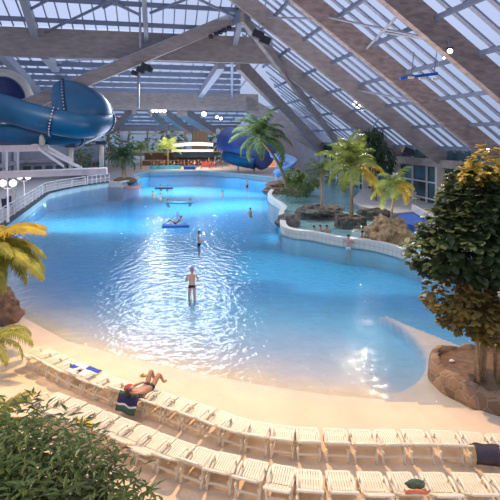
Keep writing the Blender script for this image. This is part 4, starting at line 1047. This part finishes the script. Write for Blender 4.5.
# ---------------------------------------------------------------- water slide
def flume(path, r, a0, a1, name_part, m, parent, n=20, thick=.0, flanges=(), bank=None):
    path = [V(p) for p in path]
    for _ in range(3):
        q = [path[0]]
        for a, b in zip(path, path[1:]): q += [a.lerp(b, .25), a.lerp(b, .75)]
        path = q + [path[-1]]
    N = len(path); fr = []
    for i, p in enumerate(path):
        t = (path[min(i + 1, N - 1)] - path[max(i - 1, 0)]).normalized(); sd = t.cross(V((0, 0, 1))).normalized(); fr.append((p, t, sd, sd.cross(t)))
    mb = MB()
    for i, (p, t, sd, up) in enumerate(fr):
        bk = bank(i / (N - 1)) if bank else 0
        for k in range(n + 1):
            a = math.radians(lerp(a0, a1, k / n) + bk); mb.v.append(p + (sd * math.cos(a) + up * math.sin(a)) * r)
    for i in range(N - 1):
        for k in range(n):
            b = i * (n + 1) + k; mb.f.append((b, b + 1, b + n + 2, b + n + 1))
    o = mb.build(name_part, m, None, True); md = o.modifiers.new('shell', 'SOLIDIFY'); md.thickness = .10; o.parent = parent
    o.matrix_parent_inverse = Matrix.Translation(-V(parent.location))
    for f in flanges:
        i = int(f * (N - 1)); p, t, sd, up = fr[i]; bk = bank(f) if bank else 0
        mb = MB(); bo = []
        for k in range(n + 1):
            a = math.radians(lerp(a0, a1, k / n) + bk); d = sd * math.cos(a) + up * math.sin(a)
            mb.v += [p + d * (r - .02) - t * .13, p + d * (r + .20) - t * .13, p + d * (r + .20) + t * .13, p + d * (r - .02) + t * .13]
            bo.append(p + d * (r + .20))
        for k in range(n):
            for j in range(4): b = 4 * k; mb.f.append((b + j, b + (j + 1) % 4, b + 4 + (j + 1) % 4, b + 4 + j))
        fo = mb.build('flange', 'slide_navy', None); fo.parent = parent; fo.matrix_parent_inverse = Matrix.Translation(-V(parent.location))
        b0 = MB().ball((0, 0, 0), .07, (1, 1, 1), 8, 5).build('bolt', 'bolt', fo, True); b0.location = bo[0]
        for q in bo[1:]:
            b1 = b0.copy(); C.objects.link(b1); b1.parent = fo; b1.location = q
    return o
sl_ = empty('water_slide', P(60, 150, 36), 0, 'big blue tube slide turning above the footbridge beside the pool', 'water slide')
# front strand sweeping round the turn
flume([P(-60, 92, 34), P(-10, 100, 34.6), P(35, 114, 35.2), P(68, 121, 35.8), P(86, 123, 36.8), P(98, 120, 38.4), P(99, 116, 40.0), P(92, 112, 40.8)], 1.22, -215, 32, 'flume', 'slide_blue', sl_, 24,
      flanges=(.385, .74), bank=lambda f: lerp(0, -14, min(1, max(0, (f - .45) / .3))))
# high outer wall of the bend
rows = [((53, 87, 38.6), (51.5, 100, 37.6), (53, 116, 37.4)), ((56, 82, 38.9), (56, 100, 37.5), (58, 120, 37.2)), ((63, 79.5, 39.1), (64, 99, 37.6), (68, 124, 37.2)), ((76, 82, 39.4), (80, 100, 37.8), (82, 128, 37.6)),
        ((91, 88, 39.6), (96, 105, 38.2), (96, 130, 38.2)), ((103, 96, 40.0), (109, 112, 39.0), (106, 132, 39.2)), ((109, 104, 40.6), (113.5, 119, 40.0), (111, 130, 40.2)), ((110, 111, 41.2), (113, 121, 41), (111, 128, 41.2))]
mb = MB(); K = 10
def qb(a, b, c, t): return a * (1 - t) ** 2 + b * (2 * t * (1 - t)) + c * t ** 2
for rw in rows:
    a_, b_, c_ = [P(*q) for q in rw]; b_ = b_ * 2 - (a_ + c_) * .5
    for k in range(K + 1): mb.v.append(qb(a_, b_, c_, k / K))
for i in range(len(rows) - 1):
    for k in range(K): b = i * (K + 1) + k; mb.f.append((b, b + 1, b + K + 2, b + K + 1))
o = mb.build('outer_shell', 'slide_blue', None, True); o.parent = sl_; o.matrix_parent_inverse = Matrix.Translation(-V(sl_.location)); md = o.modifiers.new('shell', 'SOLIDIFY'); md.thickness = .12; md.offset = 1
sd_ = o.modifiers.new('sub', 'SUBSURF'); sd_.levels = 1; sd_.render_levels = 1
for i_ in (2, 6):
    a_, b_, c_ = [P(*q) for q in rows[i_]]; b_ = b_ * 2 - (a_ + c_) * .5
    ring = [qb(a_, b_, c_, k / 14) + V((0, -.12, 0)) for k in range(15)]
    fo = MB().tube(ring, .16, 8).build('flange', 'slide_navy', None, True); fo.parent = sl_; fo.matrix_parent_inverse = Matrix.Translation(-V(sl_.location))
    for q in ring[1:-1]:
        b1 = MB().ball((0, 0, 0), .07, (1, 1, 1), 8, 5).build('bolt', 'bolt', fo, True); b1.location = q + V((0, -.15, 0))
# lower strand
flume([P(97, 122, 40.3), P(86, 128, 39.5), P(70, 132, 38.5), P(45, 130, 38), P(15, 130, 37.4), P(-40, 128, 37)], 1.2, -200, 20, 'flume', 'slide_blue', sl_, 20, flanges=(.36,))
def sp(mb, name, m, parent, **k):
    o = mb.build(name, m, None, **k); o.parent = parent; o.matrix_parent_inverse = Matrix.Translation(-V(parent.location)); return o
for (u, v0, v1, Y) in ((42, 131, 145.5, 37.0), (71, 147, 168.5, 38.4), (101.5, 144, 167, 39.4)):
    sp(MB().tube([P(u, v0, Y), P(u, v1, Y)], .19 if v0 > 131 else .24, 10), 'support_post', 'cream_paint', sl_, smooth=True)
    sp(MB().beam(P(u - 5, v0 + .5, Y), P(u + 5, v0 + .5, Y), .5, .3), 'support_saddle', 'slide_navy', sl_)
# cream portal of the upper tube
pq = P(3, 101, 43.5)
po_ = empty('slide_portal', pq, 0, 'cream arched tube mouth with dark violet inside above the blue slide', 'slide tube')
mb = MB(); N = 24
for i in range(N + 1):
    a = math.pi * (i / N) ; d = V((math.cos(a) * 2.35, 0, math.sin(a) * 2.75))
    for k in range(8):
        b = 2 * math.pi * k / 8; mb.v.append(d + d.normalized() * .38 * math.cos(b) + V((0, .45 * math.sin(b), 0)))
for i in range(N):
    for k in range(8): mb.f.append((8 * i + k, 8 * i + (k + 1) % 8, 8 * i + 8 + (k + 1) % 8, 8 * i + 8 + k))
o = mb.build('rim', 'cream_paint', po_, True); o.rotation_euler = (0, 0, .5)
mb = MB()
for j, (k, y) in enumerate(((1.0, .0), (1.0, 2.0), (.96, 4.0), (.02, 4.6))):
    for i in range(N + 1):
        a = -0.5 + (math.pi + 1.0) * i / N; mb.v.append(V((math.cos(a) * 2.1 * k, y, math.sin(a) * 2.5 * k)))
for j in range(3):
    for i in range(N): b = j * (N + 1) + i; mb.f.append((b, b + 1, b + N + 2, b + N + 1))
o = mb.build('tube', 'slide_violet', po_, True); o.rotation_euler = (0, 0, .5)

# footbridge of pale pink beams with raking braces
fb = empty('footbridge', P(20, 176, 37), 0, 'pale pink footbridge with diagonal braces below the blue slide', 'footbridge')
YB = 37.5
sp(MB().beam(P(-40, 179.5, YB), P(107, 173.5, YB + 3), 1.6, .52), 'deck_beam', 'pink_beam', fb)
sp(MB().beam(P(-40, 152.8, YB - .3), P(48, 151, YB), .6, .55), 'upper_beam', 'pink_beam', fb)
for (u0, v0, u1, v1) in ((-8, 124, 82, 170), (-8, 131, 38, 148), (38, 150, 64, 168), (48, 149, 72, 162)):
    sp(MB().beam(P(u0, v0, YB - .6), P(u1, v1, YB + .4), .22, .26), 'brace', 'white_paint', fb)
for (u, v, Y, zz) in ((14, 178, 38, .68),):
    q = P(u, v, Y); sp(MB().tube([V((q.x, q.y, zz)), q], .2, 8), 'column', 'cream_paint', fb)

# walkway railing
rl = empty('walkway_railing', G(30, 205, .7), 0, 'white post and rail fence along the walkway above the pool', 'railing')
rp0 = [G(u, v, .78) for u, v in LEFT_EDGE[:5]]
rp0 = [p + V((-.35, .1, 0)) for p in rp0]; rp0[4] = G(84, 185.5, .78) + V((0, .4, 0))
for a, b in zip(rp0, rp0[1:]):
    for z in (1.1, .78, .46, .16):
        sp(MB().tube([a + V((0, 0, z)), b + V((0, 0, z))], .045 if z > 1 else .028, 6), 'rail', 'white_paint', rl)
    L = (b - a).length; k = int(L / 1.8)
    for i in range(k + 1):
        p = a.lerp(b, i / max(1, k)); sp(MB().tube([p, p + V((0, 0, 1.12))], .055, 6), 'post', 'white_paint', rl)
dr = empty('corner_railing', G(100, 183, .7), 0, 'short dark-capped railing at the far corner of the walkway', 'railing')
pa, pb = G(86, 185, .78) + V((0, .5, 0)), G(108, 182, .78) + V((0, .5, 0))
for z in (1.1, .6): sp(MB().tube([pa + V((0, 0, z)), pb + V((0, 0, z))], .05, 6), 'rail', 'white_paint', dr)
for i in range(6): p = pa.lerp(pb, i / 5); sp(MB().tube([p, p + V((0, 0, 1.12))], .06, 6), 'post', 'white_paint', dr)
# globe lamps on the walkway
def globe_lamp(base, h, label, n=2):
    rt = empty('street_lamp', base, 0, label, 'lamp', 'globe lamps on the walkway')
    MB().tube([(0, 0, 0), (0, 0, .3), (0, 0, .32), (0, 0, h - .35)], [.14, .12, .07, .06], 8).build('pole', 'white_paint', rt, True)
    MB().tube([(-.38, 0, h - .25), (-.2, 0, h - .42), (0, 0, h - .35), (.2, 0, h - .42), (.38, 0, h - .25)], .04, 6).build('bracket', 'white_paint', rt, True)
    for s_ in (-1, 1):
        g_ = MB().ball((s_ * .38, 0, h), .26, (1, 1, 1), 14, 10).build('globe', 'globe', rt, True)
        MB().tube([(s_ * .38, 0, h - .32), (s_ * .38, 0, h - .22)], [.09, .13], 8).build('holder', 'white_paint', g_)
    lamp('POINT', V(base) + V((0, -.7, h + .1)), 18, (1, .8, .6), .25)
q = G(8, 226, .68); globe_lamp(q + V((-.5, .9, 0)), 2.95, 'twin globe lamp on the walkway, the one nearer the camera')
q = G(29.5, 207, .68); globe_lamp(q + V((-.9, .8, 0)), 2.65, 'twin globe lamp on the walkway, the farther one under the footbridge')
# dark blue chairs on the walkway
def deck_chair(loc, rzz, label):
    rt = empty('deck_chair', loc, rzz, label, 'chair', 'dark blue chairs on the walkway')
    MB().box((0, 0, .45), (.55, .5, .06)).build('seat', 'navy_cloth', rt); MB().box((0, .27, .8), (.55, .06, .7), Matrix.Rotation(-.2, 3, 'X')).build('backrest', 'navy_cloth', rt)
    for sx_ in (-.24, .24):
        for sy_ in (-.2, .2): MB().tube([(sx_, sy_, 0), (sx_, sy_, .44)], .025, 6).build('leg', 'white_paint', rt)
for k, (u, v, o_, l) in enumerate(((0, 226, 1.4, 'dark blue chair behind the railing nearest the frame edge'), (19, 213, 1.2, 'dark blue chair behind the railing between the two globe lamps'), (23, 210, 1.2, 'dark blue chair behind the railing next to the farther globe lamp'))):
    q = G(u, v, .68); deck_chair((q.x - o_, q.y + .3, .68), .9, l)

# ---------------------------------------------------------------- far end
def at(u, v, Y): return P(u, v, Y)
tag(MB().beam(G(150, 172.4, .1), G(180, 171.8, .1), 1.0, 1.25).build('waterfall_panel', 'aqua_panel'), 'bright aqua tiled panel with falling water at the far pool edge', 'panel')
q = G(189.5, 173, .0); bx = empty('pool_box', q, 0, 'bright blue box at the water edge in the middle of the far end', 'box')
MB().box((0, .6, .6), (2.25, 1.2, 1.2)).build('casing', 'blue_mat', bx); MB().box((0, .6, 1.22), (2.4, 1.3, .08)).build('lid', 'raft_blue', bx)
# bar counter, canopy, timber column
br_ = empty('bar_counter', V((-17, 101, .68)), .1, 'long brown bar counter across the far deck', 'counter')
MB().box((1, 0, .55), (16, .9, 1.1)).build('front', 'wood_far', br_); MB().box((1, 0, 1.13), (16.3, 1.2, .08)).build('worktop', 'cream_paint', br_)
MB().box((1, 3.5, 1.3), (16, .4, 2.6)).build('back_shelf', 'wood_far', br_)
k_ = P(200, 140, 109)
kb = empty('timber_tower', V((k_.x, 109, .68)), .2, 'tall pale timber clad column box at the far end', 'column')
MB().box((0, 0, 4.0), (3.6, 2.2, 7.6)).build('cladding', mat('pale_timber_cladding', (0.30, 0.25, 0.22), .7, .25, .8, stretch=(6, 6, .4)), kb)
for x in (-1.2, 0, 1.2): MB().box((x, -1.14, 4.0), (.12, .08, 7.6)).build('batten', 'glulam', kb)
cp = empty('bar_canopy', P(186, 150, 98), 0, 'white sloping canopy over the bar at the far end', 'canopy')
mb = MB()
for i in range(8):
    x0, x1 = -4.5 + 10.5 * i / 8, -4.5 + 10.5 * (i + 1) / 8
    mb.beam((x0, 0, 1.0 * math.sin(math.pi * (.1 + .6 * i / 8))), (x1, 0, 1.0 * math.sin(math.pi * (.1 + .6 * (i + 1) / 8))), 3.0, .7)
mb.build('roof_sheet', 'white_paint', cp)
MB().box((1.6, .3, -.9), (8.4, 2.0, 1.3)).build('window_band', 'dark_glass', cp); MB().box((1.6, -.2, -.1), (9, 2.6, .5)).build('fascia', 'white_paint', cp)
for x in (-4, 5): MB().tube([(x, 0, -3.6), (x, 0, -.2)], .12, 6).build('post', 'white_paint', cp)
fq = P(124, 136, 86)
fn = empty('hanging_funnel', fq, 0, 'white inverted funnel hanging in front of the glass end wall above the date palm', 'funnel')
MB().tube([(0, 0, -1.0), (0, 0, .9)], [.5, .9], 16).build('funnel', 'white_paint', fn, True); MB().tube([(0, 0, -1.15), (0, 0, -1.0)], [.55, .55], 16).build('base_ring', 'black', fn, True)
MB().tube([(0, 0, .9), (0, 0, 2.2)], .04, 6).build('hanger', 'steel_blue', fn)
rr_ = P(208, 165, 94); rs = empty('red_sofa', V((rr_.x, 94, .68)), 0, 'red sofa in front of the bar at the far end', 'sofa')
MB().box((0, 0, .35), (2.6, .9, .5)).build('seat', 'red_cloth', rs); MB().box((0, .4, .75), (2.6, .25, .8)).build('backrest', 'red_cloth', rs)
wk = empty('kiosk', V((2, 99, .68)), 0, 'warm orange lit kiosk front behind the leaning coconut palm', 'kiosk')
MB().box((0, 0, 1.4), (13, .6, 2.8)).build('front_wall', 'orange_wall', wk); MB().box((0, -.8, 2.9), (13.4, 2.0, .2)).build('awning', 'wood_far', wk)
for x in (-5, -2.2, .6, 3.4): MB().box((x, -.34, 1.5), (1.5, .1, 1.2)).build('window_opening', 'lamp_dim' if 'lamp_dim' in M else 'cream_paint', wk)
lamp('AREA', (2, 96.5, 3.2), 500, (1, .62, .35), 8, (2, 99, 1.2))
# violet blue slide mouth and pale blue slide
vs = empty('violet_tube_slide', P(240, 147, 80), 0, 'big violet-blue tube slide bulging behind the leaning coconut palm', 'water slide')
flume([P(228, 141, 83), P(235, 143, 81.5), P(246, 147, 80), P(258, 152, 80), P(266, 157, 81)], 2.5, -230, 100, 'tube', 'slide_violet', vs, 22, flanges=())
flume([P(229, 154, 81.5), P(240, 157, 79.6), P(256, 160, 79)], 1.6, -200, 20, 'lower_channel', 'slide_blue', vs, 16)
for u in (238, 254): q = P(u, 160, 80); sp(MB().tube([V((q.x, q.y, -1.9 if q.y < 76 else .6)), q], .2, 8), 'support_post', 'cream_paint', vs)
ps = empty('pale_slide', P(285, 165, 66), 0, 'pale blue open slide curling down behind the lime shrub', 'water slide')
flume([P(274, 153, 70), P(284, 156, 68), P(292, 159, 66), P(289, 164, 64.5), P(282, 168, 64), P(276, 172, 64.5)], .75, -190, 10, 'flume', 'slide_pale', ps, 14)
for u, v in ((276, 156), (291, 162)): q = P(u, v, 67); sp(MB().tube([V((q.x, q.y, .06)), q], .12, 8), 'support_post', 'white_paint', ps)
# small tables and people on the far deck
far = person(pose(), (0, 0, .68), 0, '', 'skin_tan', fingers=False, suit='navy_cloth', onepiece=True)
rg = random.Random(77)
for k in range(22):
    o = far if k == 0 else copy_tree(far); u = 151 + 3.4 * k + rg.uniform(-1, 1); Y = 89.6 + 3.1 * ((k * 7) % 3)
    o.location = ((u - UX) / F * Y, Y, .68); o.rotation_euler = (0, 0, rg.uniform(0, 6.3))
    tag(o, 'tiny dark-clothed figure among the tables on the far deck', 'person', 'figures on the far deck')
    if k % 3 == 1:
        for ch in o.children:
            if ch.name.startswith('swim_trunks'):
                ch.data = ch.data.copy(); ch.data.materials[0] = M[('red_cloth', 'white_cloth', 'blue_cloth')[k % 3 if k % 2 else 0]]
tbp = None
for k in range(12):
    if tbp is None:
        tbp = empty('cafe_table'); MB().tube([(0, 0, .72), (0, 0, .76)], .55, 14).build('tabletop', 'wood_far', tbp); MB().tube([(0, 0, 0), (0, 0, .72)], .06, 6).build('pedestal', 'black', tbp); MB().tube([(0, 0, 0), (0, 0, .04)], .3, 10).build('foot', 'black', tbp); o = tbp
    else: o = copy_tree(tbp)
    u = 153 + 6.3 * k; Y = 91.2 + (k % 3) * 3.1
    o.location = ((u - UX) / F * Y, Y, .68); tag(o, 'small round dark cafe table on the far deck', 'table', 'cafe tables on the far deck')
# chairs in the terrace by the windows
for k, (u, v, l) in enumerate(((416, 203, 'white chair on the terrace nearest the blue splash mat'), (409, 201, 'white chair on the terrace by the window wall'))):
    q = G(u, v, .66); rt = empty('terrace_chair', q, .4 + k, l, 'chair')
    MB().box((0, 0, .45), (.5, .5, .05)).build('seat', 'white_plastic', rt); MB().box((0, .24, .75), (.5, .05, .6)).build('backrest', 'white_plastic', rt)
    for sx_ in (-.22, .22):
        for sy_ in (-.22, .22): MB().tube([(sx_, sy_, 0), (sx_, sy_, .44)], .025, 6).build('leg', 'white_plastic', rt)

# ---------------------------------------------------------------- roof fittings
def flood(loc, aim, name, label, size=.35, m='lamp_glow', group=None, stem=None):
    rt = empty(name, loc, 0, label, 'lamp', group); d = (V(aim) - V(loc)).normalized(); rot = d.to_track_quat('-Z', 'Y').to_matrix()
    MB().box(rot @ V((0, 0, size * .35)), (size * 1.25, size * 1.0, size * .6), rot).build('housing', 'black', rt)
    mb = MB().ball((0, 0, 0), size * .52, (1, 1, .45), 12, 8); mb.v = [rot @ v for v in mb.v]; mb.build('lens', m, rt, True)
    if stem: MB().tube([rot @ V((0, 0, size * .5)), V(stem) - V(loc)], .04, 6).build('stem', 'steel_blue', rt)
    return rt
aim0 = V((-6, 25, 0))
for k, u in enumerate((152.5, 156.5, 160.5, 164.5)):
    q = P(u, 110.3, 66.5); flood(q, aim0, 'floodlight', ORD[k] + ' floodlight from the slide in the bright row under the far cross beam', .5, 'lamp_cool', 'floodlights under the far cross beam', q + V((0, .3, .6)))
for k, (u, v, l) in enumerate(((204, 114, 'single very bright floodlight beside the tall timber tower'), (217, 117, 'small warm lamp beyond the bright floodlight, nearer the tower'), (221, 118.5, 'small warm lamp beyond the bright floodlight, nearer the palm'))):
    q = P(u, v, 66.4); flood(q, aim0, 'floodlight', l, .62 if k == 0 else .38, 'lamp_cool' if k == 0 else 'lamp_glow', None, q + V((0, .3, 1.2)))
for k, (u, v, t, l) in enumerate(((354.5, 103, 43.0, 'upper lamp of the bright pair under the third sloping frame'), (359, 106.5, 43.0, 'lower lamp of the bright pair under the third sloping frame'))):
    q = PT(u, v, t); flood(q, (2, 18, 0), 'floodlight', l, .38, 'lamp_glow', None, q + V((0, .4, .8)))
for k, (u, v, t, l, s_) in enumerate(((450, 51, 21.3, 'lit spotlight on the face of the nearest sloping timber frame', .26), (444, 58, 22.4, 'small warm lit spotlight just below the lamp on the nearest frame', .12), (488, 150, 27.2, 'lit angled spotlight above the round-leaved tree', .2))):
    q = PT(u, v, t); flood(q, (3, 12, 0), 'spotlight', l, s_, 'lamp_glow', None, q + V((0, .3, .7)))
bl = empty('blue_floodlight_bar', PT(420, 75, 24.5), 0, 'blue bar carrying three pale floodlights between the sloping frames', 'lamp')
def blp(mb, n, m):
    o = mb.build(n, m); o.parent = bl; o.matrix_parent_inverse = Matrix.Translation(-V(bl.location)); return o
blp(MB().beam(PT(400, 80, 24.5), PT(437, 75, 24.5), .2, .18), 'bar', 'blue_mat')
for u, v in ((411, 77.5), (422, 78.5), (435, 79.2)): blp(MB().box(PT(u, v, 24.3), (.34, .2, .12)), 'lamp_head', 'cream_paint')
for (u, v) in ((411, 76), (434, 74)): blp(MB().tube([PT(u, v, 24.5), PT(u + 3, v - 24, 25.0)], .03, 5), 'hanger_rod', 'steel_blue')
def cluster(items, name, label, cat='loudspeaker'):
    rt = None
    for (u, v, t, s_) in items:
        q = PT(u, v, t)
        if rt is None: rt = empty(name, q, 0, label, cat)
        o = MB().box(q, (s_, s_ * .8, s_ * .7), Matrix.Rotation(.4, 3, 'Y')).build('cabinet', 'black'); o.parent = rt; o.matrix_parent_inverse = Matrix.Translation(-V(rt.location))
cluster(((135, 73, 42.0, .55), (141, 70, 42.0, .7), (146, 67, 42.0, .8), (149, 69.5, 42.0, .6)), 'speaker_cluster', 'black loudspeaker cluster hanging under the diagonal strut')
cluster(((258, 35, 36.0, .9), (265, 40.5, 36.0, .9)), 'loudspeaker_pair', 'black loudspeaker pair on the hip under the strut node')
cluster(((407, 151, 36.0, .8), (411, 152.5, 36.0, .5)), 'eave_speaker', 'black loudspeaker under the third sloping frame above the terrace')
for k, (u, v) in enumerate(((211, 37), (216, 34.5), (220, 33), (224, 31), (229, 28.5))):
    q = PT(u, v, 42.2); flood(q, (-5, 20, 0), 'stage_light', ORD[k] + ' small black stage light from the left end of the row under the diagonal strut'.replace(' from the left end of the row', ' counting up the row'), .34, 'black', 'stage lights under the diagonal strut', q + V((0, .2, .7)))

# ---------------------------------------------------------------- light
warm, cool = (1.0, 0.66, 0.35), (0.80, 0.90, 1.0)
lamp('SPOT', (-2.2, 15.0, 16.5), 12500, warm, .15, (-.6, 9.6, 0), 92, .8)
lamp('SPOT', PT(449, 54, 20.8), 1300, (1, .68, .34), .12, (6.6, 12.2, 2.0), 70, .6)
lamp('SPOT', (-7.0, 10.0, 11.5), 1800, (1, .72, .36), .4, (-8.2, 14.5, 2), 60, .7)
lamp('SPOT', PT(357, 108, 41.6), 4200, (1, .86, .6), .2, (8.5, 34, 1), 80, .8)
lamp('SPOT', PT(158, 115.5, 65.2), 1700, (1, .95, .88), .22, (-6, 30, 0), 80, .7)
lamp('SPOT', PT(204, 116.5, 66), 500, cool, .2, (-3, 45, 0), 80, .7)
lamp('SPOT', PT(357, 109.5, 41.8), 11000, (1, .93, .8), .2, (2.8, 16, 0), 45, .7)
lamp('AREA', (-8, 50, 12.2), 5000, cool, 12, (-8, 50, 0))  # broad overhead fill for the hall in place of the beam floodlights
lamp('AREA', (0, 26, 15), 600, (.95, .95, 1), 8, (-2, 24, 0))  # soft overhead fill added above the near pool, no fitting
lamp('AREA', (2, 26, 3.0), 2600, (1, .88, .82), 14, (4, 26, 20))  # upward fill added to brighten the roof timbers, no fitting modelled
lamp('AREA', (-8, 52, 3.0), 2600, (1, .93, .9), 16, (-8, 52, 20))  # second added upward fill, for timbers farther down the hall
lamp('AREA', (-12, 92, 7.6), 2500, (1, .85, .7), 12, (-12, 96, 0))
for (u, v) in ((40, 216), (45, 211), (51, 206.5)):
    q = G(u, v, -.5); lamp('POINT', (q.x - .6, q.y, -.35), 110, (.75, 1.0, .95), .2)
for (u, v, pw, sz) in ((240, 191, 1500, 9), (190, 194, 1000, 9), (60, 214, 330, 8), (120, 212, 350, 9), (292, 222, 300, 3), (165, 180, 3200, 12), (235, 181, 2600, 12), (350, 262, 80, 7), (300, 250, 120, 8)):  # unseen panels added below the surface to brighten pool water and shell
    q = G(u, v, -.1); lamp('AREA', (q.x, q.y, -.1), pw, (.70, 1.0, .95), sz, (q.x, q.y, -5))
lamp('SPOT', (-13, 21, 10), 2600, (1, .90, .86), .3, (-16.5, 38, 4.2), 50, .7)  # spot added to brighten the footbridge and slide front, no fitting there
